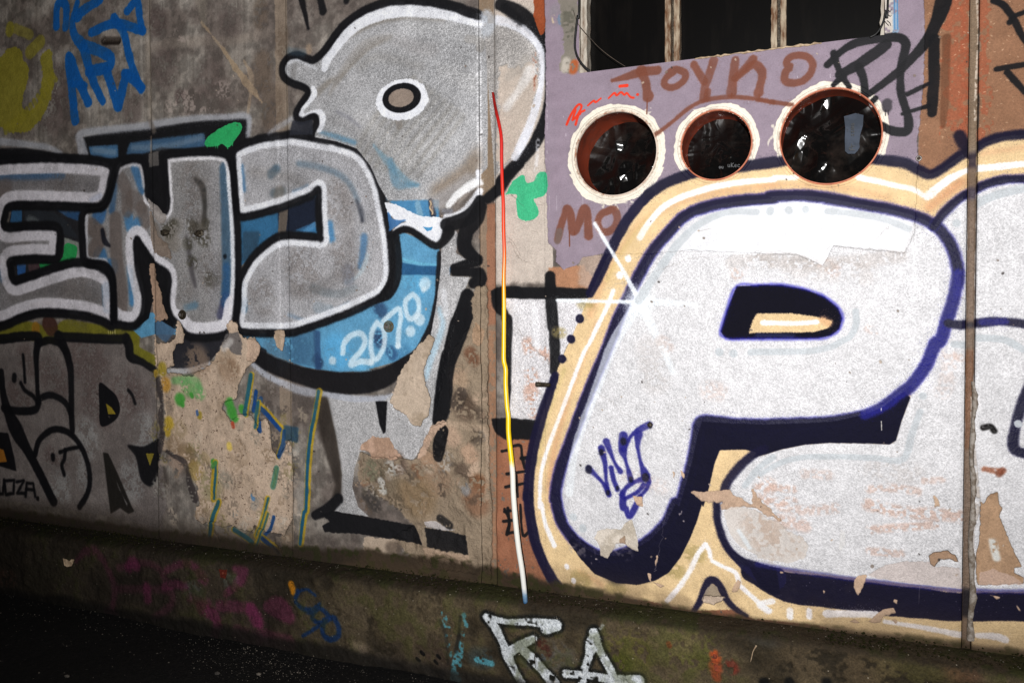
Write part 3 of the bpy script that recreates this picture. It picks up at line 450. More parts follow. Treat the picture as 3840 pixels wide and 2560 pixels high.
# torn patches that bare the beige render
def peel(pts, col=BEI, rag=3.6, h=-4, al=.98, var=True, smooth=False, **k):
    r = cv.poly(pts, col, al, smooth=smooth, rag=rag, soft=0.6, metal=0, gloss=.88, h=h, grit=.1, **k)
    if r is None: return
    sl, m = r
    # undercut shade painted as a dark line along the rim
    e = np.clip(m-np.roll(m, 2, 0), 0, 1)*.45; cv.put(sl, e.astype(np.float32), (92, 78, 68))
    if var:
        cv.put(sl, (m*sm((cv.n20[sl]-.45)*5)*.45).astype(np.float32), tuple(c*.80 for c in col)); cv.put(sl, (m*sm((cv.n90[sl]-.52)*7)*.5).astype(np.float32), (col[0]*.74, col[1]*.72, col[2]*.68)); cv.put(sl, (m*(cv.n6[sl] > .74)*.3).astype(np.float32), tuple(min(255, c*1.1) for c in col))
    return sl, m
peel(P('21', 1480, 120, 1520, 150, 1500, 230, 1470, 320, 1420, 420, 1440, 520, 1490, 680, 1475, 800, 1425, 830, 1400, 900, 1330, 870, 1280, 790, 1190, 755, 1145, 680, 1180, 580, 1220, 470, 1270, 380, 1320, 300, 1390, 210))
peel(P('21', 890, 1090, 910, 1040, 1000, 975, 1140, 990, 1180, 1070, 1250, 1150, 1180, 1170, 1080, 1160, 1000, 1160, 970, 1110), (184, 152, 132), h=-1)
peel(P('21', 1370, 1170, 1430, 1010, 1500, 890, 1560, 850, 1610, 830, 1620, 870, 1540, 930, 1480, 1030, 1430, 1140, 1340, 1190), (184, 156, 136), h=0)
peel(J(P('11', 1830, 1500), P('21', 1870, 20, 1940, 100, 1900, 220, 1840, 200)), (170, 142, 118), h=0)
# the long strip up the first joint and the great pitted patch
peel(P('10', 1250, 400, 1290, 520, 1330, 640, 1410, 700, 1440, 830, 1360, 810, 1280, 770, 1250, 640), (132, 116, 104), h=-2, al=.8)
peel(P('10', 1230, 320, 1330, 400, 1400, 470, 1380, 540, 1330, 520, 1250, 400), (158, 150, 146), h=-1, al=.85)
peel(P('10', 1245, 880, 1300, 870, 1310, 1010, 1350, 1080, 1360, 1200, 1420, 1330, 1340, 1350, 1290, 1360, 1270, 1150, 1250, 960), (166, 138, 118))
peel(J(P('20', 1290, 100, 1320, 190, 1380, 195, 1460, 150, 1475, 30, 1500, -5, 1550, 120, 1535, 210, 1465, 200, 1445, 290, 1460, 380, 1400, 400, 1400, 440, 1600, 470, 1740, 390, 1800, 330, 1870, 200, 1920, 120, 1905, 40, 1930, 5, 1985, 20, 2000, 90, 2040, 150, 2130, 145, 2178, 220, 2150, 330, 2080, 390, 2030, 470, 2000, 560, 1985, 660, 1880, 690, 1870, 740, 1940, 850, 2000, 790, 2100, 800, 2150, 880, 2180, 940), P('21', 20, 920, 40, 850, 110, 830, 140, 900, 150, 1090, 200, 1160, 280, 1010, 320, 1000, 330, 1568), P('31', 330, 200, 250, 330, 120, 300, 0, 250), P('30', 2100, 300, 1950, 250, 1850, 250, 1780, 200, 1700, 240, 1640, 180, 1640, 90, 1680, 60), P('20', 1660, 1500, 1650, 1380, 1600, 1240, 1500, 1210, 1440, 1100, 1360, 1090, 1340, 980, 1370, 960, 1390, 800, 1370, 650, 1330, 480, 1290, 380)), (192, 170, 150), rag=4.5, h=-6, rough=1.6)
for i in range(150):
    k_ = i % 5
    x, y = (rng.uniform(1290, 1420), rng.uniform(400, 1500)) if k_ == 0 else (rng.uniform(1600, 2400), rng.uniform(480, 1000)) if k_ == 1 else (rng.uniform(2340, 2520), rng.uniform(900, 1900)) if k_ == 2 else (rng.uniform(1380, 2400), rng.uniform(1000, 1900)) if k_ == 3 else (rng.uniform(1650, 2350), rng.uniform(1500, 1950))
    if k_ == 1 and x < 1900 and y < 800: continue
    c_ = [(150, 138, 124), (112, 100, 88), (176, 156, 138), (84, 76, 70), (138, 118, 98), (206, 190, 172), (146, 142, 136), (122, 112, 72)][int(rng.integers(0, 8))]
    cv.blot(P('20', x, y, x+rng.uniform(-50, 50), y+rng.uniform(10, 80)), [rng.uniform(14, 52)], c_, rng.uniform(.35, .8), cell='n6' if i % 3 else 'n20', thr=.5, k=6, h=rng.uniform(-2.5, 1.5))
cv.poly(P('20', 1900, 110, 1990, 90, 2030, 190, 2020, 300, 1960, 280, 1900, 220, 1860, 240), (92, 88, 88), .85, rag=4, soft=2); cv.stroke(P('20', 1880, 240, 1930, 180), 24, (196, 192, 190), .6, soft=7)
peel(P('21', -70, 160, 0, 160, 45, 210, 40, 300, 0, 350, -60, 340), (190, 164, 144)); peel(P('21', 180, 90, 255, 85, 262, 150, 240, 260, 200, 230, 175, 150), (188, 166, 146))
for x, y, r, c, al in ((1650, 330, 100, (150, 126, 106), .6), (1900, 400, 80, (140, 116, 96), .6), (1560, 560, 50, (110, 160, 96), .8), (1650, 590, 46, (100, 156, 92), .7), (1480, 900, 60, (140, 122, 92), .5), (1450, 1040, 60, (128, 108, 86), .7), (1550, 1120, 70, (118, 98, 74), .7), (1620, 1250, 60, (150, 124, 60), .6), (1950, 380, 40, (124, 100, 80), .6), (1750, 1380, 90, (132, 126, 90), .6), (1880, 1330, 50, (120, 118, 108), .5), (1700, 1150, 40, (160, 140, 100), .5), (1470, 1180, 60, (176, 150, 132), .6), (1980, 1150, 90, (156, 134, 112), .5)):
    cv.blot(P('20', x, y, x+20, y+30), [r], c, al, thr=.4)
cv.stroke(P('20', 1460, 505, 1620, 510, 1680, 590), [26, 30, 20], (96, 156, 92), .7, soft=8, worn=.2)
GR2 = (64, 142, 56)
for x, y, r in ((1500, 660, 40), (1520, 700, 18), (1600, 625, 18), (1925, 690, 34), (1945, 760, 40), (2030, 740, 28), (1780, 1190, 22), (1965, 810, 30)): cv.blot(P('20', x, y, x+6, y+14), [r], GR2, .95, thr=.3)
for x, y, r, c in ((1355, 400, 40, (160, 140, 50)), (1385, 530, 42, (188, 140, 60)), (1415, 850, 36, (178, 150, 50)), (1400, 920, 30, (178, 150, 50)), (1660, 790, 20, (150, 130, 50)), (1950, 868, 16, (176, 70, 46)), (1300, 440, 20, (170, 140, 50)), (1910, 1050, 22, (206, 180, 90)), (2110, 1480, 16, (90, 130, 170)), (1640, 770, 12, (60, 90, 140))): cv.blot(P('20', x, y, x+4, y+24), [r], c, .9, thr=.3)
for pts, r in ((P('20', 1320, 500, 1340, 600, 1360, 700, 1350, 800, 1360, 950), [20, 26, 14, 26, 10]), (P('20', 1400, 1100, 1520, 1180, 1560, 1230), [10, 22, 10]), (P('20', 1570, 1250, 1600, 1380, 1640, 1500), [12, 30, 30]), (P('20', 1360, 960, 1340, 1090), 24)): cv.stroke(pts, r, (58, 52, 52), .9, worn=.3)
sl = cv.win(cv.pts(J(P('20', 1380, 300), P('31', 330, 300)))[0], 0); pit = (cv.n6[sl] > .80)*(cv.n2[sl] > .55)*(cv.C[sl].mean(2) > 140)*(np.roll(cv.n20, 99, 1)[sl] > .4); cv.put(sl, pit.astype(np.float32)*.8, (78, 62, 52), h=-1.5)
# more of the band of drips: blue and yellow spray lines
TEA = (26, 84, 108); YL2 = (176, 144, 30); BL3 = (10, 56, 128)
for pts, ry, rb, off, cb in ((P('20', 2115, 460, 2090, 620, 2060, 790), 24, 17, -8, TEA), (P('20', 2150, 600, 2130, 760), 20, 18, 0, BL3), (P('20', 1800, 1200, 1792, 1350, 1780, 1500), 26, 11, 6, TEA), (J(P('20', 2190, 660, 2165, 800, 2170, 930)), 14, 18, 0, BL3),
                         (P('21', 40, 700, 140, 800, 245, 920), 24, 17, -18, BL3), (P('21', 250, 930, 235, 1050, 195, 1150), 18, 15, 6, BL3), (P('21', 50, 690, 30, 800, 10, 900), 20, 14, -8, TEA), (J(P('21', 555, 600, 520, 800, 490, 960, 465, 1200, 450, 1568), P('31', 430, 150, 400, 400)), 26, 14, -8, (14, 74, 112)),
                         (P('31', 160, 180, 130, 280, 75, 350), 10, 14, 0, BL3), (P('31', 75, 350, 160, 420, 235, 500), 30, 17, -8, BL3), (P('31', -20, 380, 60, 470), 16, 18, 0, (20, 70, 120)), (P('31', 110, 20, 60, 200, 20, 330), 20, 9, 5, TEA),
                         (P('30', 1830, 50, 1785, 200, 1765, 330, 1760, 440), 26, 15, -6, TEA), (P('30', 1960, 280, 2080, 360, 2190, 480), 20, 18, 8, TEA), (P('30', 2230, 150, 2150, 400, 2090, 510), 20, 8, 8, TEA), (P('30', 1720, 400, 1850, 470), 14, 2, 0, YL2), (P('21', 180, 1250, 150, 1400), 8, 22, 0, (52, 110, 92)), (P('20', 1800, -30+1230, 1780, 1230), 6, 18, 0, (70, 130, 70))):
    cv.stroke(pts, ry, YL2, .85, soft=3, worn=.12); cv.stroke(pts+[off/2.24, 0], rb, cb, .92, soft=3, worn=.08)
cv.poly(P('21', 250, 880, 380, 900, 375, 1030, 260, 1010), (30, 62, 86), .75, soft=6)
cv.blot(P('21', 410, 750, 420, 820), [40], (150, 138, 122), .6)
# grime over the last hand's breadth above the ledge
cv.stroke(P('31', 520, 160, 620, 110, 715, 20), [34, 40, 40], BLK, .95, worn=.1); cv.poly(P('31', 560, 150, 660, 118, 1000, 180, 1340, 245, 1390, 330, 1420, 405, 1150, 360, 900, 318, 600, 300, 580, 250, 640, 210), BLK, .96, soft=2, rag=1.5)
cv.poly(P('31', 920, 335, 1100, 350, 1210, 380, 1200, 520, 1100, 540, 960, 540, 930, 450), (176, 158, 140), .9, rag=4, soft=2); cv.poly(P('31', 1430, 430, 1800, 495, 1835, 640, 1640, 640, 1430, 600), (170, 146, 126), .85, rag=4, soft=2); cv.poly(P('31', 1440, 215, 1520, 210, 1620, 270, 1700, 290, 1560, 290, 1440, 265), (176, 170, 170), .9, rag=2)
cv.poly(P('31', 1430, 260, 1560, 280, 1780, 330, 1800, 490, 1620, 460, 1470, 420), BLK, .92, rag=3, soft=1.5); cv.stroke(P('31', 1560, 190, 1640, 250), 30, BLK, .8, worn=.3); cv.blot(P('31', 1160, 430, 1190, 430), [50], (90, 78, 68), .8, thr=.2)
# ---- panel between joint strip and the big letter
cv.poly(J(P('12', -30, 1160, 720, 1160, 640, 1400, 500, 1568), P('22', 430, 420, 370, 500, 280, 760, 240, 860, 0, 830, 10, 0)), (206, 204, 208), .97, soft=2, metal=.4, gloss=.5)
for x, y, r in ((180, 200, 50), (200, 450, 50), (230, 720, 60), (310, 260, 40), (200, 600, 60)): cv.blot(P('22', x, y, x+20, y+60), [r], (178, 128, 104), .55, thr=.5)
cv.line(P('22', 90, 80, 180, 180, 260, 270, 330, 330, 370, 400), (130, 120, 116), 1.5, .7, h=-2); cv.stroke(P('12', 230, 1250, 250, 1568), 26, (226, 226, 230), .5, h=1.5)
cv.poly(P('12', 350, 900, 640, 870, 720, 1000, 700, 1090, 430, 1090, 330, 960), (166, 118, 88), .9, rag=7, soft=4); cv.poly(P('12', 610, 800, 800, 780, 800, 900, 700, 1080, 600, 1060), (168, 146, 132), .8, rag=7, soft=9)
cv.stroke(P('11', 2040, 1120, 2120, 1110, 2230, 1110), 42, BLK, .97); cv.stroke(P('12', -30, 1112, 200, 1118, 450, 1120, 700, 1120), [42, 44, 44, 34], BLK, .97, soft=4)
cv.stroke(J(P('12', 365, 980, 375, 1200, 390, 1400), P('22', 395, 60, 405, 250, 410, 430)), [42, 46, 44, 42, 42, 44], BLK, .97, soft=4)
cv.stroke(J(P('11', 2040, 1130, 2050, 1220, 2110, 1290), P('12', -20, 1330), P('22', 20, 0), P('22', 15, 300, 10, 600, 5, 740)), [44, 46, 30, 24, 24, 24, 24, 14], BLK, .96)
cv.poly(P('22', -140, 830, 40, 820, 260, 842, 240, 1000, 0, 1005, -90, 960, -130, 890), BLK, .97, soft=3, rag=1.5); cv.poly(P('11', 1990, 1100, 2060, 1070, 2100, 1250, 2020, 1220), BLK, .9, soft=4)
for pts in (P('22', 40, 1060, 115, 1055, 130, 1150, 150, 1240), P('22', 120, 1160, 190, 1150), P('22', 0, 1290, 150, 1270), P('22', -10, 1400, 150, 1370), P('22', 80, 1300, 90, 1480), P('32', 10, 100, 20, 230, 0, 320), P('32', 115, 70, 120, 200, 140, 330, 200, 280), P('32', -20, 130, 30, 120), P('22', -40, 1100, 20, 1090), P('31', 2110, 110, 2150, 200, 2140, 310), P('31', 2100, 210, 2180, 200), P('31', 2140, 310, 2190, 300)):
    cv.stroke(pts, 12, BLK, .93, soft=2)
# ---- smooth lilac infill with the three pipe holes, and the plaster edge round the window
LP = J(P('02', 320, -80, 330, 620, 320, 1300, 335, 1560), P('12', 350, 700, 420, 760, 410, 860, 480, 920, 600, 880, 640, 820, 800, 790, 1200, 790, 1500, 760, 1900, 770, 2240, 790), P('13', 0, 790, 330, 790, 550, 890, 640, 720, 900, 750, 1240, 780, 1320, 600, 1330, 450, 1350, 30), P('03', 1345, 1200, 1390, 800, 1410, 400, 1400, -80))
sl, m = cv.poly(LP, LIL, 1, rag=1.5, soft=.6, metal=0, gloss=.6, h=1.6, rough=.12); mL = np.zeros((cv.h, cv.w), np.float32); mL[sl] = m
cv.put(sl, m*.14*sm((cv.n90[sl]-.3)*3), (158, 146, 158))
cv.stroke(P('02', 420, 640, 500, 1000, 420, 1500), [120, 60, 40], (140, 124, 138), .35, soft=20, clip=mL)
for x, y, r, c, al in ((420, 100, 60, (120, 116, 120), .5), (450, 150, 22, (90, 120, 150), .6), (480, 250, 20, (90, 120, 150), .5), (390, 145, 14, (196, 176, 150), .8)): cv.blot(P('02', x, y, x+8, y+40), [r], c, al, thr=.4)
for x in (360, 420, 640, 1010, 1060, 1400): cv.stroke(P('12', x, 300, x+2, 420), 3, (190, 184, 192), .3, soft=1, warp=0)
cv.poly(P('02', 430, -60, 600, -60, 590, 250, 560, 420, 600, 560, 640, 600, 470, 625, 440, 560, 480, 440, 460, 200), (120, 114, 104), .95, rag=5, soft=2, h=-1); cv.blot(P('02', 570, 540, 560, 590), [34], (170, 86, 46), .9, thr=.3); cv.blot(P('02', 520, 120, 520, 300), [50], (86, 84, 74), .8, thr=.45); cv.blot(P('02', 500, 520, 490, 580), [34], (176, 168, 158), .9, thr=.35)
cv.stroke(P('03', 1150, -20, 1160, 260), [26, 24], (126, 162, 190), .75, worn=.3, soft=2); cv.stroke(P('03', 1100, -20, 1100, 250), 34, (200, 192, 180), .85, worn=.3, soft=2)
for x, y in ((1150, -20), (1175, -20)): cv.stroke(P('03', x, y, x+4, 250), 3.5, (50, 110, 160), .8, soft=1, warp=0)
cv.stroke(P('03', 1380, 0, 1400, 400, 1360, 900, 1345, 1300), 10, (150, 140, 150), .5, worn=.45)
for i in range(22):
    y = rng.uniform(600, 1500); x = rng.choice([340, 1530+rng.uniform(-1200, 1200)]); cv.stroke(P('02', x, y, x+1, y+rng.uniform(8, 40)), 1.8, (206, 200, 206), .7, soft=1, warp=0, clip=mL)
cv.poly(J(P('12', 0, 270, 60, 170, 140, 128, 165, 185, 220, 180, 260, 112, 330, 108, 346, 220, 310, 300, 225, 330, 250, 380, 272, 440, 240, 490, 170, 512, 95, 480, 80, 350, 78, 292, -10, 290)), (58, 170, 122), .98, smooth=True, rag=1.2, soft=.8, gloss=.5)
cv.stroke(P('12', 300, 60, 240, 100, 230, 150), 18, (196, 186, 176), .5, soft=6); cv.line(P('12', 30, 290, 80, 330, 140, 390), (70, 100, 84), 1, .8, 4)
# white sealant daubed round the three pipes, on the lilac
for cx, cz, R_, w_ in ((-.7405, 1.977, .1465, .011), (-.3925, 1.977, .1150, .0095), (-.0345, 1.974, .1500, .0085)):
    dx = XG[None]-cx; dz = ZG[:, None]-cz; i0, i1 = [int((cx+k*(R_+.08)-cv.x0)/cv.px) for k in (-1, 1)]; j0, j1 = [int((cz+k*(R_+.08)-cv.z0)/cv.px) for k in (-1, 1)]; s0 = (slice(j0, j1), slice(i0, i1))
    rr_ = np.sqrt(dx[:, i0:i1]**2+dz[j0:j1]**2)-R_-w_-.006; wb = (cv.n90[s0]-.5)*.022+(cv.n20[s0]-.5)*.014+.006*(dz[j0:j1] < -.06)*(cx < -.5)
    a = sm((w_+wb-np.abs(rr_))/.002+.5); a = np.maximum(a, (rr_ < 0)*1.0); cv.put(s0, a.astype(np.float32), (222, 214, 200), h=1.0, rough=.3)
    dr = sm((cv.n20[s0]*.5+cv.n6[s0]*.5-.5)*7)*np.exp(-np.abs(rr_+w_)/.003)*.5; cv.put(s0, dr.astype(np.float32), (110, 92, 74)); del rr_, wb, a, dr
for pts in (P('02', 1170, 930, 1200, 925, 1180, 965), P('02', 1570, 925, 1610, 935, 1600, 960, 1580, 960), P('12', 700, 300, 760, 315, 800, 330), P('12', 800, 340, 810, 400), P('12', 930, 340, 1050, 360, 1070, 380), P('12', 870, 350, 900, 380, 930, 410), P('12', 1200, 130, 1230, 150), P('03', 130, 1060, 150, 1120, 100, 1180, 90, 1240)): cv.stroke(pts, [10, 14, 6], (208, 200, 188), .85, soft=2, worn=.3, warp=3)
# brown spray writing
TB = (108, 60, 44)
for pts, r in ((P('02', 890, 680, 1000, 650, 1130, 610, 1265, 592), [12, 22, 28, 28]), (P('02', 1130, 600, 1165, 680, 1180, 770, 1190, 815), [34, 26, 28, 36]), (P('02', 1400, 610, 1340, 660, 1325, 710, 1370, 738, 1440, 720, 1495, 670, 1500, 620, 1450, 592, 1400, 592, 1365, 620), 22), (P('02', 1572, 545, 1610, 610, 1660, 690), 25), (P('02', 1740, 510, 1700, 640, 1665, 740, 1655, 830), [28, 26, 26, 26]), (P('02', 1690, 770, 1680, 830), 20),
               (P('02', 1920, 510, 1905, 650, 1890, 780), [26, 28, 32]), (P('02', 2070, 500, 2030, 550, 1910, 665), [28, 26, 18]), (P('02', 1920, 680, 2060, 550, 2130, 580, 2150, 640, 2130, 720, 2115, 785), [14, 26, 28, 26, 26, 32]), (P('03', 265, 580, 248, 520, 290, 480, 360, 468, 430, 490, 465, 550, 440, 630, 370, 690, 290, 700, 232, 680, 238, 610, 270, 560), 24),
               (P('02', 1235, 1150, 1400, 1020, 1520, 920, 1640, 855, 1780, 825, 1950, 820, 2100, 835, 2240, 862), 16), (J(P('02', 2200, 855), P('03', 0, 840, 130, 860, 290, 885)), 16), (P('12', 430, 670, 455, 560, 490, 460, 510, 415, 540, 470, 560, 600, 610, 520, 650, 410, 680, 470, 690, 640), [24, 24, 24, 28, 28, 28, 28, 28, 26, 28]), (P('12', 860, 430, 800, 455, 768, 520, 790, 590, 850, 605, 910, 560, 930, 480, 900, 420, 860, 425), 24)):
    cv.stroke(pts, list(np.atleast_1d(r)*(1.2 if np.max(r) > 18 else 1)), TB, .85, soft=3.5)
for pts, r in ((P('02', 1182, 830, 1178, 960), 5), (P('12', 528, 600, 530, 725), 5), (P('02', 1890, 790, 1890, 820), 7), (P('02', 2122, 800, 2124, 850), 6), (P('12', 570, 600, 572, 630), 5)): cv.stroke(pts, r, TB, .9, soft=1, warp=0)
cv.stroke(P('12', 430, 680, 445, 600), 26, (104, 90, 86), .8)
RD = (214, 52, 28)
for pts, r in ((P('02', 505, 1050, 540, 970, 600, 885, 630, 900, 590, 980, 555, 1010), 9), (P('02', 655, 930, 610, 960, 580, 1050), 9), (P('02', 580, 930, 560, 1000, 620, 960), 8), (P('02', 683, 890, 715, 862, 735, 850, 750, 862, 792, 830), 8), (P('02', 858, 828, 905, 785, 925, 805, 960, 778, 990, 800, 1010, 785, 1040, 818, 1068, 825), 8), (P('02', 952, 728, 1012, 722), 13)): cv.stroke(pts, r, RD, .97, soft=1, smooth=True, warp=.5)
cv.stroke(P('02', 1100, 798), 10, RD, .97, soft=1)
# black tags on the right
for pts, r in ((P('03', 640, 450, 690, 600, 770, 735), [26, 24, 22]), (P('03', 590, 550, 640, 500), 28), (P('03', 650, 480, 760, 400, 880, 350, 1050, 325, 1190, 325, 1245, 370, 1235, 450, 1205, 560, 1200, 660, 1205, 780, 1240, 900, 1270, 1020, 1255, 1100, 1190, 1110, 1100, 1090, 1015, 1035), [28, 32, 36, 36, 36, 38, 36, 32, 28, 28, 30, 34, 36, 38, 34, 22]), (P('03', 690, 630, 830, 555, 960, 470, 1080, 380), [36, 42, 44, 44]), (P('03', 850, 560, 895, 680, 905, 810), 30), (P('03', 930, 800, 1050, 710, 1180, 610, 1300, 490, 1420, 350, 1500, 200, 1555, 60, 1580, -60), [28, 30, 36, 38, 44, 52, 60, 64]), (P('03', 640, 720, 720, 640), [20, 30]), (P('03', 950, 880, 990, 830), 24),
               (P('03', 1485, 330, 1485, 600, 1475, 800, 1468, 950), [40, 42, 42, 34]), (P('03', 1440, 705, 1350, 750, 1262, 795), 18), (P('03', 1440, 890, 1330, 925, 1220, 960), 17), (P('03', 1985, 10, 2060, 40, 2120, 110, 2170, 190, 2220, 300, 2300, 400), 26), (P('03', 2120, 190, 2180, 130, 2400, 60), 22), (P('03', 2010, 585, 2120, 565, 2400, 520), 22), (P('03', 2100, 610, 2180, 700, 2300, 820), 26)):
    cv.stroke(pts, r, (22, 22, 25), .96, soft=3)
cv.stroke(P('03', 1088, 870, 1088, 910), 38, (60, 56, 62), .95); cv.stroke(P('03', 1076, 930, 1076, 975), 4, (40, 38, 42), .9, soft=1, warp=0); cv.stroke(P('03', 1100, 930, 1100, 965), 4, (40, 38, 42), .9, soft=1, warp=0)
cv.stroke(P('03', 1590, 320, 1580, 600, 1575, 850, 1558, 1060), [32, 32, 30, 20], (96, 60, 42), .75, soft=4)
# ---- the big white letters with tan halo
S2 = 3.5
outer = J(P('32', 560, 900, 440, 770, 340, 620, 245, 400, 195, 150, 180, 0), P('22', 178, 1500, 190, 1300, 222, 1080, 280, 850, 350, 640, 410, 460, 465, 320, 540, 155), P('12', 615, 1330, 700, 1120, 760, 1000, 830, 850, 900, 710, 990, 540, 1100, 390, 1200, 285, 1320, 205, 1450, 150, 1600, 105), P('02', 1800, 1425, 2000, 1400, 2240, 1360), P('03', 0, 1388, 200, 1360, 560, 1320, 900, 1335, 1100, 1352, 1250, 1375, 1350, 1425, 1450, 1465, 1550, 1420, 1700, 1310, 1800, 1262, 1900, 1205, 2050, 1150, 2240, 1130, 2500, 1110, 3200, 1150, 3560, 1240))
botm = J(P('33', 3560, 1520, 2240, 1345, 1850, 1320, 1720, 1300, 1400, 1230, 900, 1180, 500, 1080, 0, 1030), P('32', 2100, 1040, 1900, 950, 1560, 960, 1200, 880, 800, 830))
cv.poly(J(outer, botm), TAN, 1, soft=2.5, grit=.4, metal=0, gloss=.65)
shade = [(P('12', 700, 1300, 840, 950, 1050, 620, 1250, 450, 1450, 350, 1700, 290, 2000, 240, 2240, 215), 26), (P('13', 0, 215, 400, 215, 800, 250, 1100, 320), 18), (P('22', 500, 700, 420, 1000, 370, 1300, 380, 1568), 22), (P('13', 1450, 380, 1600, 260, 1750, 190), 50), (P('32', 620, 640, 800, 740), 20)]
for pts, r in shade: cv.stroke(pts, r, TAN2, .6, soft=14)
for pts, r, c in ((P('22', 760, 20, 560, 560, 430, 950, 350, 1400), 14, (204, 160, 120)), (P('12', 840, 1000, 1000, 720, 1200, 480, 1400, 340), 16, (198, 176, 118)), (P('22', 480, 420, 330, 860, 260, 1200), 14, (196, 178, 120)), (P('13', 1450, 400, 1700, 190), 30, (196, 142, 104)), (P('03', 1900, 1290, 2240, 1240), 20, (206, 162, 124))): cv.stroke(pts, r, c, .6, soft=12)
for x, y, r, t in ((600, 700, 70, '32'), (900, 790, 70, '32'), (1400, 620, 60, '32'), (1560, 480, 70, '32'), (640, 1200, 50, '12'), (420, 100, 40, '22')): cv.blot(P(t, x, y, x+40, y+10), [r], (150, 134, 84), .6, thr=.4)
SHP = J(P('23', 1230, 600, 1285, 650, 1210, 850, 1165, 1010, 1110, 1045, 900, 1035, 600, 1030, 400, 1045, 200, 1085, -40, 1160), P('22', 2100, 1110, 2000, 1085, 1790, 1090, 1745, 1200, 1700, 1400, 1650, 1568), P('32', 1640, 60, 1600, 200, 1540, 350, 1460, 510, 1360, 640, 1250, 705, 1100, 742, 920, 725, 740, 650, 620, 520, 520, 380, 600, 300, 1300, -200), P('22', 1560, 900, 1620, 850, 2000, 850), P('23', 400, 840, 900, 780))
cv.poly(SHP, (13, 12, 33), 1, soft=2.5, metal=0, gloss=.8)
for x, y, r, t in ((1700, 930, 60, '22'), (2200, 1000, 80, '22'), (650, 930, 60, '23'), (1080, 850, 100, '23'), (1090, 740, 40, '23'), (1560, 1300, 70, '22'), (900, 620, 90, '32'), (1150, 600, 80, '32')): cv.blot(P(t, x, y, x+20, y+20), [r], (15, 15, 22), .8, thr=.35)
for pts, r in ((P('22', 1800, 960, 2240, 960), 60), (P('23', 0, 960, 500, 960), 50)): cv.stroke(pts, r, (26, 26, 96), .45, soft=16)
RW = J(P('13', 1480, 560, 1560, 450, 1680, 340, 1800, 265, 1900, 215, 2050, 170, 2240, 160, 2700, 180, 3300, 260), P('33', 3300, 900, 2240, 800, 1720, 790, 1300, 740, 850, 690, 400, 635, 0, 570), P('32', 2240, 590, 2000, 530, 1880, 440, 1800, 300, 1780, 60), P('22', 1830, 1480, 1860, 1370, 1980, 1225, 2100, 1130, 2240, 1090), P('23', 0, 1150, 200, 1085, 400, 1045, 600, 1030, 900, 1035, 1110, 1045, 1165, 1010, 1210, 850, 1285, 650, 1330, 300))
PPT = J(P('12', 2240, 325), P('13', 100, 310, 300, 298, 500, 308, 800, 360, 1100, 412, 1300, 462, 1430, 515, 1530, 585, 1610, 690, 1660, 810, 1685, 950, 1670, 1090, 1620, 1260, 1575, 1400, 1530, 1530), P('23', 1500, 190, 1420, 370, 1320, 520, 1200, 625, 1050, 735, 900, 795, 650, 850, 400, 865, 100, 875), P('22', 2240, 878, 1900, 868, 1640, 850, 1600, 980, 1560, 1180, 1500, 1400, 1450, 1568), P('32', 1420, 60, 1340, 230, 1200, 370, 1050, 455, 900, 500, 760, 490, 650, 430, 550, 345, 475, 240, 430, 120, 412, 0), P('22', 405, 1500, 425, 1350, 475, 1170, 560, 950, 635, 740, 705, 560, 790, 360, 880, 140, 940, -20), P('12', 1000, 1200, 1060, 1070, 1130, 930, 1230, 760, 1350, 620, 1470, 490, 1600, 420, 1780, 372, 2000, 342))
BWH = (200, 199, 202)
cv.stroke(J(P('33', -60, 640, 250, 760, 600, 805, 1000, 860, 1400, 900, 1720, 930, 2240, 930, 3300, 1010)), [70, 120, 126, 128, 126, 118, 120, 120], (14, 12, 34), .98, soft=3, gloss=.8, metal=0)
cv.stroke(P('32', 1790, 100, 1800, 260, 1870, 430, 1990, 540, 2150, 640, 2240, 680), [34, 34, 34, 60, 90, 100], (22, 20, 52), .98, soft=3)
cv.poly(P('32', 2040, 590, 2260, 570, 2300, 820, 2240, 830, 2130, 760, 2070, 660), (14, 12, 34), .98, soft=2)
mR = letter(RW, 0, 0, BWH, smooth=False, metal=.2); mP = letter(PPT, 0, 0, BWH, smooth=False, metal=.2)
for pts in (PPT,):
    edge(pts, 50, (30, 28, 150), None, .6, soft=6, closed=True)
    edge(pts, 40, NVY, None, .95, soft=6, closed=True)
cv.poly(SHP, (13, 12, 33), .94, soft=2.5, metal=0, gloss=.8, clip=1-mP)
i0 = 11; q = PPT[i0:22]                         # the right of the bowl was sprayed thinly in a brighter blue
cv.stroke(q, [36, 40, 40, 36], (38, 38, 150), .62, soft=7)
edge(RW[0:9], 40, (30, 28, 140), None, .5, closed=False, soft=6); edge(RW[0:9], 32, NVY, None, .95, closed=False)
edge(J(P('32', 1765, 60, 1775, 230, 1850, 420, 1960, 530, 2100, 580)), 30, NVY, None, .95, closed=False); edge(J(P('22', 1820, 1500, 1850, 1370, 1960, 1225, 2080, 1120, 2160, 1080)), 34, NVY, None, .95, closed=False); edge(P('33', 0, 570, 400, 640, 850, 700, 1300, 750, 1720, 790, 2240, 800), 20, (26, 24, 100), None, .6, closed=False)
edge(P('13', 1600, 1370, 1700, 1385, 1850, 1370, 2000, 1355, 2150, 1365, 2400, 1400), [30, 38, 38, 32, 42], NVY, None, .95, closed=False); cv.stroke(P('13', 1890, 1360, 2080, 1355), 28, (34, 32, 130), .6, soft=6)
edge(J(P('23', 2330, 450, 2240, 640, 2200, 780, 2150, 980, 2160, 1080, 2240, 1120, 2400, 1130)), [34, 36, 38, 42, 40, 40], NVY, None, .96, closed=False)
cv.stroke(outer[:7], 42, NVY, .96, soft=4); cv.stroke(outer[6:12], [42, 42, 42, 42, 38, 28], NVY, .96, soft=4)
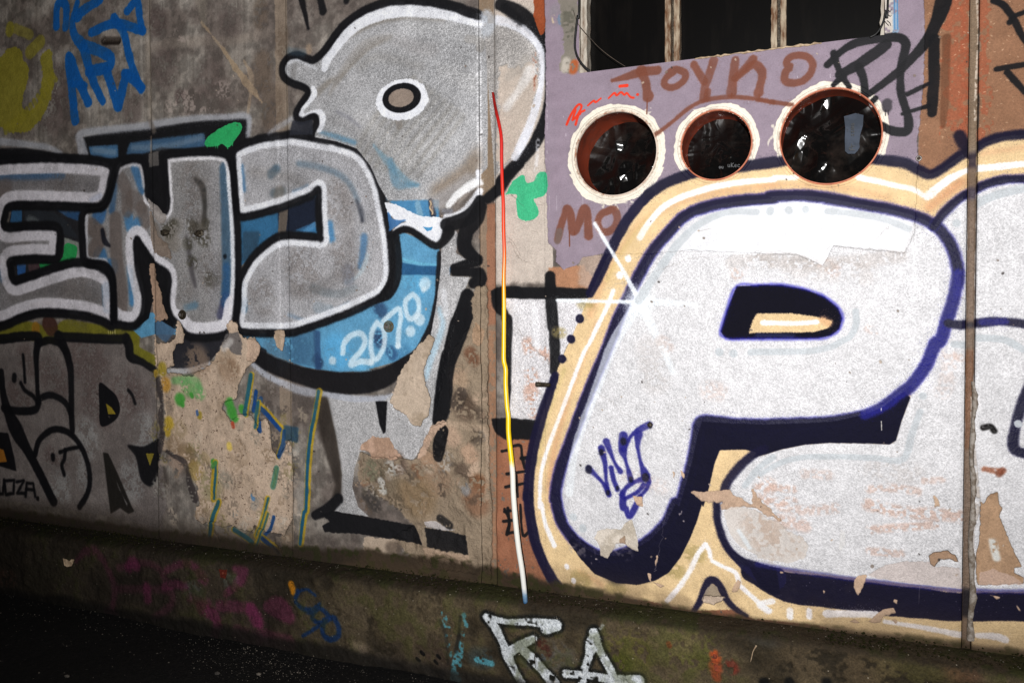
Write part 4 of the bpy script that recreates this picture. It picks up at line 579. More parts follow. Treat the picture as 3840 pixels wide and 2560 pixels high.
cv.stroke(outer[15:22], [32, 42, 40, 40, 42, 42], NVY, .97, soft=4); cv.stroke(outer[21:], [42, 42, 42, 42, 42, 40, 40, 40], (20, 18, 40), .96, soft=6)
cv.stroke(P('03', 1700, 1140, 1730, 1200, 1790, 1290), [44, 46, 40], (24, 20, 36), .95, soft=6)
for t, x, y in (('12', 612, 1330), ('12', 540, 1500), ('22', 465, 322), ('22', 400, 490)): cv.stroke(P(t, x, y, x+2, y+4), 32, NVY, .97, soft=3)
cv.stroke(P('22', 400, 480, 385, 560), 30, NVY, .95)
cv.poly(P('12', 1930, 1060, 2100, 1050, 2240, 1045, 2360, 1045, 2500, 1060, 2560, 1500, 2400, 1510, 2240, 1500, 1880, 1502, 1840, 1490, 1795, 1445, 1850, 1260) if 0 else J(P('12', 1930, 1060, 2100, 1052), P('13', 0, 1048, 200, 1048, 400, 1085, 560, 1145, 680, 1240, 715, 1330, 690, 1420, 620, 1475, 500, 1500, 0, 1502), P('12', 1880, 1505, 1830, 1490, 1795, 1440, 1850, 1260)), (10, 9, 22), 1, soft=3, metal=0, gloss=.85)
edge(J(P('12', 1930, 1060, 2100, 1052), P('13', 0, 1048, 200, 1048, 400, 1085, 560, 1145, 680, 1240, 715, 1330, 690, 1420, 620, 1475, 500, 1500, 0, 1502), P('12', 1880, 1505, 1830, 1490, 1795, 1440, 1850, 1260)), 12, (34, 32, 160), None, .6, soft=5)
cv.poly(J(P('12', 2100, 1290), P('13', 0, 1288, 300, 1288, 480, 1312, 630, 1350, 600, 1410, 480, 1445, 0, 1452), P('12', 2035, 1452, 2060, 1360)), TAN, 1, soft=3, grit=.5); cv.stroke(P('13', 550, 1340, 600, 1370), 30, TAN2, .7, soft=8); cv.stroke(P('13', 0, 1470, 300, 1475), 14, (60, 66, 120), .4, soft=5)
cv.stroke(J(P('12', 2165, 1365), P('13', 65, 1368, 300, 1372, 500, 1362)), 19, (236, 230, 232), .95, soft=3)
edge(P('13', 3290, 250, 3310, 800, 3300, 1400, 3310, 2200, 3290, 2950), 40, NVY, None, .95, closed=False)
edge(P('13', 3550, -100, 3640, 800, 3600, 1800, 3560, 3200), 38, NVY, None, .95, closed=False)
# highlights
TW = (238, 234, 238)
for pts, r in ((J(P('12', 1122, 650, 1180, 550, 1300, 410, 1420, 335, 1550, 285, 1750, 225, 2000, 185, 2240, 165), P('13', 150, 150, 330, 150)), [24, 24, 24, 22, 20]), (P('13', 850, 150, 1000, 180, 1150, 215, 1300, 248, 1400, 300, 1440, 300, 1520, 230, 1650, 140, 1770, 85), [24, 22, 22, 20, 40, 30, 22]), (P('13', 1830, 75, 2000, 60, 2240, 35, 2600, 30), 28),
               (J(P('12', 895, 1100, 840, 1240, 760, 1400, 700, 1530), P('22', 650, 270, 545, 540, 440, 820, 340, 1090, 295, 1260, 280, 1400, 278, 1568), P('32', 290, 60, 325, 230, 400, 410)), [18, 16, 15, 15, 15, 15, 16, 20]), (P('32', 1345, 880, 1440, 770, 1530, 640, 1610, 480, 1670, 405), 19), (P('32', 1670, 405, 1700, 450, 1712, 510), 18), (P('32', 1725, 540, 1820, 590, 1920, 640, 1950, 720), 18), (P('32', 1970, 760, 2060, 840, 2130, 900, 2205, 960), [18, 20, 24]),
               (J(P('32', 2230, 880), P('33', 20, 910, 85, 960)), 24), (P('33', 275, 960, 275, 1010), 24), (P('33', 435, 960, 435, 1010), 24), (P('33', 580, 985, 800, 985, 1000, 990), 30), (P('33', 1070, 1050, 1300, 1085, 1500, 1120, 1740, 1170), [14, 20, 24, 30]), (P('33', 1850, 1165, 2000, 1175, 2080, 1200), [24, 28, 32])):
    cv.stroke(pts, r, TW, .93, soft=4)
for t, x, y, r in (('12', 1020, 825, 24), ('12', 950, 965, 26), ('32', 505, 585, 20), ('32', 562, 705, 20)): cv.stroke(P(t, x, y, x+2, y+6), r, TW, .95, soft=3)
PG = (182, 187, 192)
def pale():
    for pts, r in ((J(P('12', 1110, 1180, 1260, 950, 1380, 780, 1480, 660, 1620, 540, 1780, 465, 1920, 435, 2100, 440)), [34, 30, 30, 26, 24, 24]), (P('13', 590, 432, 800, 450, 1050, 495, 1180, 540, 1270, 580), 25), (P('13', 1830, 370, 2000, 300, 2240, 240), 34), (J(P('13', 825, 1270, 830, 1380, 780, 1480), P('23', 700, 180, 600, 230, 400, 262, 0, 268), P('22', 2050, 272)), [24, 24, 24, 24, 26]),
                   (P('23', 1365, 770, 1300, 950, 1225, 1165, 1000, 1160, 700, 1145, 400, 1150, 200, 1195, 30, 1290), [24, 24, 26, 22, 20, 20, 20]), (P('23', 1860, 150, 2050, 160, 2150, 200, 2240, 250), 28), (P('23', 1650, 205, 1750, 212), 26), (P('23', 1390, 635), 30), (J(P('22', 2240, 1150, 2120, 1240, 2000, 1390)), 22), (P('32', 1940, 290, 2000, 380, 2050, 440), 14)):
        cv.stroke(pts, r, PG, .8, soft=3)
    for t, x, y in (('12', 2210, 435), ('13', 110, 422), ('13', 265, 422), ('13', 405, 415), ('13', 1672, 530), ('22', 1785, 265), ('22', 1905, 278), ('32', 560, 170), ('32', 640, 265), ('33', 2190, -610)): cv.stroke(P(t, x, y, x+2, y+5), 29, PG, .8, soft=3)
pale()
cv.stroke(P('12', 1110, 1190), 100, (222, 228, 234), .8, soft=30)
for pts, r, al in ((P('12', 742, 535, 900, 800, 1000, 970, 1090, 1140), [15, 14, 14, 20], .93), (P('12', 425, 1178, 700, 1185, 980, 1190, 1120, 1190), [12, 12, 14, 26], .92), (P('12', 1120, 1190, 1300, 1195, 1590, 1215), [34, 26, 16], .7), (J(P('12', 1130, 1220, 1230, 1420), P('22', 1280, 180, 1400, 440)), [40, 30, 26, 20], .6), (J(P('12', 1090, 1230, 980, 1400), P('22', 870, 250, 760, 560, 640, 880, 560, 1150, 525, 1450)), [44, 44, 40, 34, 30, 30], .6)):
    cv.stroke(pts, r, (224, 230, 236), al, soft=4)
# inverted V under the letters
cv.stroke(P('32', 1560, 975, 1620, 890, 1670, 760, 1705, 705, 1760, 715, 1810, 790, 1850, 870, 1930, 950, 2015, 1000), [14, 26, 30, 30, 30, 30, 26, 22, 16], NVY, .96)
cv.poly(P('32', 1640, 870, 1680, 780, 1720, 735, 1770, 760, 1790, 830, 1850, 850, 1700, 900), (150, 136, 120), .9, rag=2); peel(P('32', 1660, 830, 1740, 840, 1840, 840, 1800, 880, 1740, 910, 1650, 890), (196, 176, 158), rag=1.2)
# handwritten tag in dark blue
TG = (26, 24, 110)
for pts, r in ((P('22', 690, 1245, 790, 1345, 830, 1400, 860, 1465), [24, 14, 18, 20]), (P('22', 795, 1075, 825, 1200, 835, 1330, 850, 1440), [28, 20, 14, 18]), (P('22', 838, 1020, 900, 1180, 955, 1270), [28, 13, 22]), (P('22', 878, 1240, 900, 1340, 930, 1420), 20), (P('22', 980, 970, 975, 1090, 1000, 1180, 1045, 1340), [34, 34, 14, 24]), (P('22', 985, 1080, 1040, 980, 1110, 920, 1200, 875), [24, 14, 24, 26]), (P('22', 1105, 960, 1100, 1060, 1125, 1190, 1165, 1300), [34, 16, 14, 38]), (P('22', 965, 1470, 1010, 1400, 1090, 1350, 1180, 1330, 1185, 1400, 1130, 1470), [20, 16, 18, 24, 14, 14]), (J(P('22', 975, 1450, 980, 1568), P('32', 1000, 100, 1030, 165, 1080, 90, 1120, 0)), [24, 28, 24, 24, 24, 20]), (P('22', 990, 1500, 1100, 1440, 1150, 1380), 16)):
    cv.stroke(pts, r, TG, .9, soft=4)
for x, y, r in ((690, 1245, 26), (795, 1100, 18), (980, 1010, 24), (1165, 1310, 26), (1045, 1330, 16), (930, 1400, 12), (1205, 875, 18), (850, 1440, 12)): cv.stroke(P('22', x, y, x, y+16), r, (14, 14, 30), .85, soft=4)
# stains and flaked places on the white
for pts, r, al in ((P('23', 0, 1400, 200, 1410, 300, 1420), [30], .6), (P('23', 0, 1530, 300, 1520), [34], .55), (P('23', 400, 1290, 600, 1300), [40], .35), (P('23', 950, 1420, 1150, 1410, 1350, 1440), [34], .55), (P('33', 940, 70, 1200, 130, 1500, 150, 1700, 170), [50], .75), (P('33', 950, 280, 1060, 270, 1500, 240), [34], .7), (P('33', 950, 460, 1200, 480), [34], .6), (P('23', 1400, 1350, 1550, 1340), [30], .5), (P('23', 1600, 300, 1620, 380, 1560, 600), [60], .25), (P('33', 200, 90, 400, 120, 650, 100), [40], .5), (P('33', 200, 200, 400, 250), [50], .6), (P('22', 1780, 600, 1700, 590), [70], .3), (P('22', 1300, 180, 1350, 220), [50], .3), (P('23', 930, 70, 1000, 100), [30], .35), (P('13', 550, 870, 650, 930), [50], .4), (P('12', 1920, 950, 1940, 970), [40], .5), (P('23', 1650, 300, 1720, 320), [30], .4), (P('22', 1000, 1300, 1300, 1400), [60], .2), (P('22', 2200, 1380, 2150, 1500), [60], .5)):
    cv.blot(pts, r, (184, 146, 128), al*.75, cell='n6', thr=.40, k=2.4)
for pts, r, al in ((P('13', 0, 830, 300, 850, 700, 870, 1200, 800), [60], .35), (P('13', 300, 900, 900, 960), [90], .25), (P('12', 1900, 860, 2200, 850), [60], .3), (P('22', 1200, 250, 1250, 500), [110], .22), (P('23', 1300, 1300, 1000, 1250), [90], .25), (P('32', 560, 440, 700, 470), [40], .4), (P('32', 1000, 480, 900, 420), [50], .3)): cv.blot(pts, r, (150, 140, 134), al, thr=.45)
cv.poly(J(P('12', 1340, 780, 1500, 640, 1700, 500, 1900, 400, 2240, 370), P('13', 300, 345, 700, 400, 1290, 520, 1240, 770, 900, 740, 640, 720, 550, 890, 330, 780, 0, 780), P('12', 2240, 790, 1900, 790)), (222, 223, 228), .6, soft=3, metal=.1)
pale()
for i, pts in enumerate((P('12', 1250, 935, 1400, 880, 1600, 820, 1800, 815), P('12', 1260, 775, 1500, 772, 1900, 775), J(P('12', 1900, 790, 2100, 800), P('13', 0, 770, 330, 775, 390, 745)), P('13', 380, 800, 470, 850, 550, 895, 545, 800, 640, 720, 800, 745, 960, 755, 1100, 760, 1220, 790, 1300, 640, 1330, 500), P('22', 700, 590, 800, 640, 900, 700, 950, 760, 1100, 840, 1250, 930, 1400, 1010), P('22', 1400, 1010, 1520, 1130), P('13', 490, 545, 550, 600), P('12', 1620, 600, 1760, 580), P('12', 910, 800, 1100, 820, 1180, 800), P('32', 1340, 100, 1310, 300, 1270, 500, 1240, 640), P('33', 1360, 760, 1340, 900), P('13', 1000, 660, 1060, 600, 1100, 560), P('12', 800, 1100, 900, 1060, 1010, 1020))):
    cv.line(pts, (150, 142, 138), 1.0, .6, 9, seed=i, h=-.8)
cv.blot(P('13', 1770, 400, 1900, 870), [1], (100, 100, 100), 0)
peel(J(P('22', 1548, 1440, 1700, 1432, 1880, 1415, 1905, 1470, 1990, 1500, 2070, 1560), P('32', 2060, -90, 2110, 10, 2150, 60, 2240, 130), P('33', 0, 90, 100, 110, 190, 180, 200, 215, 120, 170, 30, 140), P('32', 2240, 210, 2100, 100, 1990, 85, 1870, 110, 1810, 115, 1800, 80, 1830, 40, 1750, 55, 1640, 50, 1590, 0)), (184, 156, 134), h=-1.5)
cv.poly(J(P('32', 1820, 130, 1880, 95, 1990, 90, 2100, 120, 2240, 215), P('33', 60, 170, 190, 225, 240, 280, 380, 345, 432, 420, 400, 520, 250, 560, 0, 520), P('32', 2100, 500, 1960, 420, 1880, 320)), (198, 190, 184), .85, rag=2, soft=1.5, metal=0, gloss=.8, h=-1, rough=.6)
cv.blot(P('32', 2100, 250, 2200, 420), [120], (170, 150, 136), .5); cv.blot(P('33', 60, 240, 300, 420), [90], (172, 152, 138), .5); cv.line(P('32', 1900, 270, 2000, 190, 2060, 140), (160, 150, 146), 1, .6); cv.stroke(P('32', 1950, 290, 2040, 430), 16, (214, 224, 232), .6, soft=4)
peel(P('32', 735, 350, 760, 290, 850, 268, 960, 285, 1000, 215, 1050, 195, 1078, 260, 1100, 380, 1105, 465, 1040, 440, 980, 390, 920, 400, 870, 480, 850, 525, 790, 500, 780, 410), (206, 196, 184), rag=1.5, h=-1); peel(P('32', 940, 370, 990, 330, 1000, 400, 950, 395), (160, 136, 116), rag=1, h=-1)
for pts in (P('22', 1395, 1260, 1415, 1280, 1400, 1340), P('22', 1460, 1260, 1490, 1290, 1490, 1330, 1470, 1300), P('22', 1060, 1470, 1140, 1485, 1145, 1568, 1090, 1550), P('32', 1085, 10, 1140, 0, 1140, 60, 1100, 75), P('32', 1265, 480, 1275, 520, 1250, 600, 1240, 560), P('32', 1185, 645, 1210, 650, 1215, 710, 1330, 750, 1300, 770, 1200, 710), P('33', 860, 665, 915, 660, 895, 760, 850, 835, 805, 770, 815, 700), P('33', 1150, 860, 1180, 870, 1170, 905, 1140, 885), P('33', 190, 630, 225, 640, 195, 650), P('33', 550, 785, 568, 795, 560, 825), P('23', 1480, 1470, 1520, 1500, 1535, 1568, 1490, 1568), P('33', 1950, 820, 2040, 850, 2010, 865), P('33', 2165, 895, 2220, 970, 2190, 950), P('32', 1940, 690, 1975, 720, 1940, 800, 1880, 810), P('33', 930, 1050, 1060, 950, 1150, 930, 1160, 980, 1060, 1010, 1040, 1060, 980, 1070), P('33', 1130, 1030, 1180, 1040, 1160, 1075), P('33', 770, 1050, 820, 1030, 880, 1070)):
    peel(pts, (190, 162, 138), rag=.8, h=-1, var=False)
cv.poly(P('33', 700, 280, 735, 300, 740, 400, 700, 460, 685, 440), (206, 204, 204), .9, soft=1)
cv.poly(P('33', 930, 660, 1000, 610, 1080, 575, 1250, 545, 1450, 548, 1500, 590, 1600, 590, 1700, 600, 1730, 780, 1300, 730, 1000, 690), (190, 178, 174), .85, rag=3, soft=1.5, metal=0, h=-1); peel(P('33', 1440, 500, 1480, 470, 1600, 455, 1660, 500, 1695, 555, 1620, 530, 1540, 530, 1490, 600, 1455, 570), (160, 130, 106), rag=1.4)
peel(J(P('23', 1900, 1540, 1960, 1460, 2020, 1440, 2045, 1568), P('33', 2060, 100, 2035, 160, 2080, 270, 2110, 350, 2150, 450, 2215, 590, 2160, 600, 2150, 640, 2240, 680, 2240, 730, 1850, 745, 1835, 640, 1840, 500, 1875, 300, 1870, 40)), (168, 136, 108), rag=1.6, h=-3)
cv.blot(P('33', 1980, 380, 2010, 520), [30], (206, 208, 206), .9, thr=.35); cv.poly(P('33', 1870, 640, 1980, 610, 2160, 680, 2240, 740, 1860, 745), (186, 160, 146), .8, rag=3)
cv.blot(P('23', 1900, 905, 1960, 895, 1990, 930), [22], (20, 18, 18), 1, thr=.25, h=-3); cv.blot(P('23', 1900, 1250, 2050, 1270), [26], (130, 74, 50), .8); cv.blot(P('23', 2030, 1290, 2060, 1260), [28], (110, 56, 36), .8, thr=.35)
cv.stroke(P('23', 1041, 740, 1041, 760), 2.5, (226, 222, 220), .9, soft=1, warp=0); cv.stroke(P('23', 1042, 850, 1044, 925), 3, (226, 222, 210), .9, soft=1, warp=0)
for x, y, r in ((1470, 150, 30), (1470, 210, 22), (1390, 200, 22), (740, 540, 30), (1530, 130, 20)): cv.blot(P('32', x, y, x+4, y+14), [r], (190, 176, 170), .8, thr=.62, k=14)
for i in range(90):
    x, y = rng.uniform(0, 2200), rng.uniform(640, 1010); cv.stroke(P('33', x, y), rng.uniform(1.2, 3.2), (120, 112, 128), .6, soft=1, warp=0, grit=0, clip=(cv.C.mean(2) < 60).astype(np.float32) if 0 else None)
# small chips and pin-holes knocked through the paint
for i in range(260):
    x, y = rng.uniform(0, 3840), rng.uniform(100, 2300); q_ = P('00', x*2.24, y*2.24, x*2.24+rng.uniform(-9, 9), y*2.24+rng.uniform(-9, 9))
    if y < 1800+x*.14: cv.stroke(q_, rng.uniform(1.5, 6), [(178, 160, 144), (120, 106, 96), (60, 54, 52)][i % 3], .8, soft=1, grit=.9, warp=2, h=-1)
# groove at the right joint with loose filler
xband(SEAM3-.013, SEAM3+.012, (122, 106, 90), 1, wob=.001, z0=at(3640, 600).z, metal=.1, gloss=.6); xband(SEAM3-.013, SEAM3+.012, (104, 86, 72), .95, wob=.002, z1=at(3640, 600).z)
for y0, y1, c in ((-20, 560, (116, 98, 80)), (560, 640, (40, 32, 44)), (690, 760, (60, 52, 66)), (1195, 1240, (34, 30, 40)), (2200, 2330, (22, 20, 26)), (1300, 1700, (110, 78, 58))):
    xband(SEAM3-.012, SEAM3+.011, c, .85, wob=.002, z0=at(3640, y1).z, z1=at(3640, y0).z)
cv.stroke(J(P('23', 1800, 650, 1810, 1000, 1830, 1300, 1840, 1568), P('33', 1800, 300, 1810, 700)), [8, 12, 22, 26, 20, 14], (168, 158, 150), .75, soft=2, worn=.3, h=2)
cv.stroke(J(P('13', 1850, 20-560+560), P('13', 1850, 0)), 3, (200, 190, 180), .0)
cv.stroke(P('03', 1850, 0, 1860, 300, 1845, 600, 1835, 1000), [8, 7, 9, 8], (200, 186, 172), .8, worn=.4, soft=2)
# wall foot: damp dirt and moss, then a darker layer at the left, drawn by height above the ledge so it keeps its place
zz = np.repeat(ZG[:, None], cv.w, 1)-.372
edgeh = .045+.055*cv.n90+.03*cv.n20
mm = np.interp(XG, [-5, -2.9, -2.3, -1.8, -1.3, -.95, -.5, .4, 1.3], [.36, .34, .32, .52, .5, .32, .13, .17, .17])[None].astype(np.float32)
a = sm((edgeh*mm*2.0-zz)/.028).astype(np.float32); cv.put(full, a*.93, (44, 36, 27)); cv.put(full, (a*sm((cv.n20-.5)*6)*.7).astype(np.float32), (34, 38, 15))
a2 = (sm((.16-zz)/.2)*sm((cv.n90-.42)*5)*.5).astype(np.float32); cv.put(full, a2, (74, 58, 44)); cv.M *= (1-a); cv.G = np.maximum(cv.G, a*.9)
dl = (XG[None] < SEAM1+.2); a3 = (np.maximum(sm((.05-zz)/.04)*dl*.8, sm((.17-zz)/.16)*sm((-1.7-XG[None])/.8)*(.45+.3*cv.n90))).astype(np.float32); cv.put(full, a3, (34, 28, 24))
del zz, edgeh, a, a2, a3, mm
# grain: flake-paint glitter is put into the colour as bright specks, bare render is sandy
spk = (cv.n1-.5)*.55+(cv.n2-.5)*1.0
k = (.08+.28*cv.M)*(0.35+.65*np.minimum(cv.R, 1)); cv.C *= (1+k*spk*1.6)[..., None]; cv.C *= (1+(cv.n90-.5)*.5*cv.M*(cv.C.mean(2) < 190))[..., None]
k2 = (cv.n1 > .93)*cv.M*(cv.C.mean(2) < 190); cv.C += (k2*38)[..., None]; cv.C *= (1+(cv.n20-.5)*.12)[..., None]
np.clip(cv.C, 4, 235, out=cv.C)
# relief in mm: sand, trowel waves, joint strips
cv.Z += (cv.n2-.5)*.8*cv.R + (cv.n6-.5)*.6*cv.R + (cv.n20-.5)*1.3*cv.R + (cv.n90-.5)*3.0*np.maximum(cv.R, .3)
def sink(x0, x1, d, e=.0025):
    cv.Z[:] += (d*sm((XG-x0)/e+.5)*sm((x1-XG)/e+.5))[None].astype(np.float32)
sink(at(1800, 1200).x, at(1858, 1200).x, -9); sink(SEAM3-.013, SEAM3+.012, -11); sink(at(1050, 1200).x, at(1086, 1200).x, -3); sink(-9, SEAM1, -6)
sink(at(1856, 1200).x, at(2044, 1200).x, -1)

# ------------------------------------------------------------ the low footing under the wall and what is sprayed on it
PL = -0.085
cp = Canvas(-5.0, 1.3, -0.03, 0.47, 0.0018, PL)
XP = (np.arange(cp.w)+.5)*cp.px+cp.x0; ZP = (np.arange(cp.h)+.5)*cp.px+cp.z0
n = sm((cp.n90-.35)*3)[..., None]
cp.C[:] = np.array((48, 41, 30))*(1-n)+np.array((88, 76, 57))*n
cp.C *= (.75+.5*cp.n20)[..., None]
lw = sm((-2.0-XP)/.5)[None, :, None]; cp.C[:] = cp.C*(1-.35*lw)+np.array((62, 54, 50))*.35*lw
def sp(px, py): return np.array([[px, py]], float)
for x, y, r, c, al, t in ((1500, 950, 200, (110, 96, 74), .5, '31'), (800, 1000, 160, (112, 98, 78), .5, '31'), (1100, 1350, 140, (70, 60, 50), .6, '31'), (850, 1280, 60, (170, 150, 130), .5, '31'), (1320, 1430, 40, (170, 150, 128), .6, '31'), (1430, 1440, 50, (150, 130, 110), .5, '31'), (1880, 1350, 80, (52, 66, 70), .5, '31'), (1500, 1330, 130, (64, 50, 44), .6, '31'), (1000, 1300, 160, (96, 92, 40), .6, '32'), (900, 1400, 90, (70, 74, 24), .7, '32'), (1500, 1250, 200, (92, 96, 36), .5, '32'), (1400, 1150, 160, (120, 100, 84), .4, '32'), (400, 1350, 120, (84, 84, 86), .5, '32'), (200, 1350, 80, (70, 84, 92), .5, '32'), (2140, 1120, 120, (60, 64, 66), .5, '32'), (400, 1350, 200, (108, 92, 70), .45, '33'), (1300, 1350, 300, (80, 76, 40), .5, '33'), (900, 1450, 200, (112, 94, 70), .4, '33'), (1700, 1450, 120, (120, 80, 60), .4, '33'), (400, 700, 200, (70, 66, 50), .4, '30'), (1500, 680, 120, (84, 80, 60), .5, '30'), (1900, 700, 50, (120, 126, 120), .5, '30'), (1600, 780, 60, (100, 112, 110), .4, '30'), (20, 680, 60, (90, 60, 50), .5, '30')):
    cp.blot(P(t, x, y, x+60, y+10), [r], c, al, thr=.42)
PK = (150, 48, 104)
for pts, r, al in ((P('30', 640, 540, 720, 460, 800, 460, 870, 540, 920, 640, 960, 800, 940, 950), [14, 30, 34, 24, 24, 24, 24], .3), (P('30', 1080, 600, 1110, 540, 1140, 590), 34, .55), (P('30', 1000, 600, 1200, 560, 1330, 600, 1390, 700), 24, .25), (P('30', 1230, 760, 1240, 860), 34, .5), (P('30', 1380, 760, 1480, 740, 1560, 760), 30, .45), (P('30', 1000, 780, 1400, 790, 1440, 900, 1300, 1020), 26, .25), (P('30', 1400, 620, 1550, 560, 1650, 600, 1710, 690), [26, 26, 30, 42], .4), (P('30', 1990, 600, 2040, 620, 2010, 720, 1900, 820), [40, 44, 36, 20], .5), (P('30', 1700, 930, 1780, 980, 1830, 1060, 1800, 1180), [50, 46, 40, 30], .55), (P('30', 1850, 920, 2050, 930, 2150, 980, 2180, 1060), 40, .4), (P('30', 1600, 850, 1750, 900), 34, .3), (P('30', 900, 975, 960, 985), 30, .5), (P('31', -20, 950, 30, 1050), 50, .5), (P('31', 120, 930, 220, 940, 300, 1010), [40, 80, 50], .45), (P('31', 80, 1180, 300, 1230), 60, .3), (P('30', 2000, 1150, 2200, 1220), 60, .3)):
    cp.stroke(pts, r, PK, al, soft=9)
cp.blot(P('31', 315, 740, 335, 800), [26], (206, 130, 20), .95, thr=.3)
for pts, r in ((P('31', 370, 800, 360, 880, 420, 940, 500, 960, 560, 900), [20, 18, 20, 26, 14]), (P('31', 370, 800, 450, 780, 520, 830), 10), (P('31', 550, 930, 500, 1000, 520, 1040, 590, 1060, 630, 1000, 560, 930), 18), (P('31', 590, 1070, 590, 1150, 640, 1200, 710, 1170, 715, 1090, 670, 1020, 600, 1040), 20), (P('31', 560, 1080, 420, 1170), 12)): cp.stroke(pts, r, (14, 46, 96), .85, soft=5)
for pts, r in ((P('31', 1585, 970, 1620, 1060, 1640, 1200, 1660, 1330), [16, 26, 18, 12]), (P('31', 1770, 990, 1790, 1080), 16), (P('31', 1760, 1150, 1740, 1280, 1710, 1400, 1700, 1568), [16, 24, 38, 48]), (P('31', 1880, 1370, 2000, 1400), 24)): cp.stroke(pts, r, (82, 158, 176), .8, soft=4, worn=.38)
cp.stroke(P('31', 1740, 1010, 1730, 1150, 1700, 1300), 14, (28, 28, 26), .7); cp.stroke(P('31', 1570, 1040, 1620, 1180, 1640, 1400), 14, (28, 28, 26), .5)
for x, y in ((1420, 1315), (1555, 1345), (1535, 1390), (1385, 1368), (1440, 1505), (1240, 1540)): cp.stroke(P('31', x-8, y-10, x+12, y+10), 12, (14, 12, 12), .95, soft=1.5)
cp.blot(P('31', 1520, 1500, 1580, 1500), [40], (14, 12, 12), .95, thr=.45)
RA = [(P('32', -175, 1012, -90, 1110, -30, 1230, 10, 1330, 60, 1440, 130, 1568), [18, 30, 26, 36, 26, 26]), (P('32', -175, 1012, 0, 1048, 200, 1052, 300, 1060, 420, 1072), [20, 18, 22, 30, 34]), (P('32', 330, 1110, 420, 1085), 34), (P('32', 230, 1190, 130, 1240, 20, 1310), [22, 30, 34]), (P('32', 130, 1270, 230, 1370, 320, 1470, 400, 1568), [34, 34, 34, 40]),
      (P('32', 745, 1130, 715, 1240, 690, 1340, 650, 1460, 635, 1568), [16, 40, 24, 24, 24]), (P('32', 735, 1150, 790, 1300, 860, 1430, 910, 1540), [34, 26, 28, 34]), (P('32', 500, 1485, 680, 1500, 880, 1530, 1120, 1540), [26, 22, 30, 34])]
for pts, r in RA: cp.stroke(pts, [q+30 for q in np.atleast_1d(r)], (16, 17, 15), .9, soft=7)
for pts, r in RA: cp.stroke(pts, list(np.atleast_1d(r)*1.2), (214, 220, 226), .97, soft=3, worn=.24)
cp.stroke(P('32', 790, 1110, 810, 1080), 12, (200, 206, 210), .6, worn=.4)
for x, y, r, c in ((1750, 1330, 40, (168, 72, 36)), (1750, 1420, 48, (150, 66, 38)), (1760, 1500, 34, (140, 60, 36)), (1890, 1420, 48, (110, 46, 34)), (1360, 1230, 20, (130, 54, 30)), (300, 1240, 40, (70, 34, 24)), (340, 1290, 30, (64, 36, 28))): cp.blot(P('32', x, y, x+8, y+20), [r], c, .9, thr=.35)
cp.poly(P('30', 1840, 605, 1910, 615, 1900, 690, 1850, 685), (120, 40, 26), .95, rag=1)
for x in (60, 270, 580): cp.stroke(P('33', x, 1560), 40, (12, 12, 12), .95, soft=8)
for i in range(70):
    x = rng.uniform(-4.6, 1.2); z = rng.uniform(.02, .42); q = cp.pts(sp(1920, 1280))[0]
# moss and wet dirt on the sloping top and at the foot
top = sm((ZP-.325)/.03)[:, None]*np.ones((1, cp.w)); cp.put((slice(0, cp.h), slice(0, cp.w)), (top*.85).astype(np.float32), (46, 38, 28))
gr = (sm((cp.n90-.5)*7)*sm((cp.n20-.42)*5)*.45).astype(np.float32); cp.put((slice(0, cp.h), slice(0, cp.w)), gr, (58, 62, 26))
ms = (top*sm((cp.n90*.6+cp.n20*.5-.52)*8)*.6).astype(np.float32); cp.put((slice(0, cp.h), slice(0, cp.w)), ms, (36, 38, 16))
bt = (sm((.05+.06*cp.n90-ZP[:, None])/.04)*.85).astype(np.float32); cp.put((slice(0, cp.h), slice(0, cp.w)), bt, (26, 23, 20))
for i in range(300):
    j, k = int(rng.uniform(2, cp.h-4)), int(rng.uniform(2, cp.w-4)); s_ = int(rng.integers(1, 3)); cp.C[j:j+s_, k:k+s_] = (150, 140, 124)
cp.C *= np.interp(XP, [-4, -2.4, -1.2, 0], [.56, .70, .88, .98])[None, :, None]   # the footing colour darkens towards the left
cp.C *= (1+(cp.n1-.5)*.25+(cp.n2-.5)*.3)[..., None]; np.clip(cp.C, 4, 225, out=cp.C)
cp.Z += (cp.n2-.5)*1.2+(cp.n6-.5)*3+(cp.n20-.5)*8+(cp.n90-.5)*14; cp.G[:] = .8

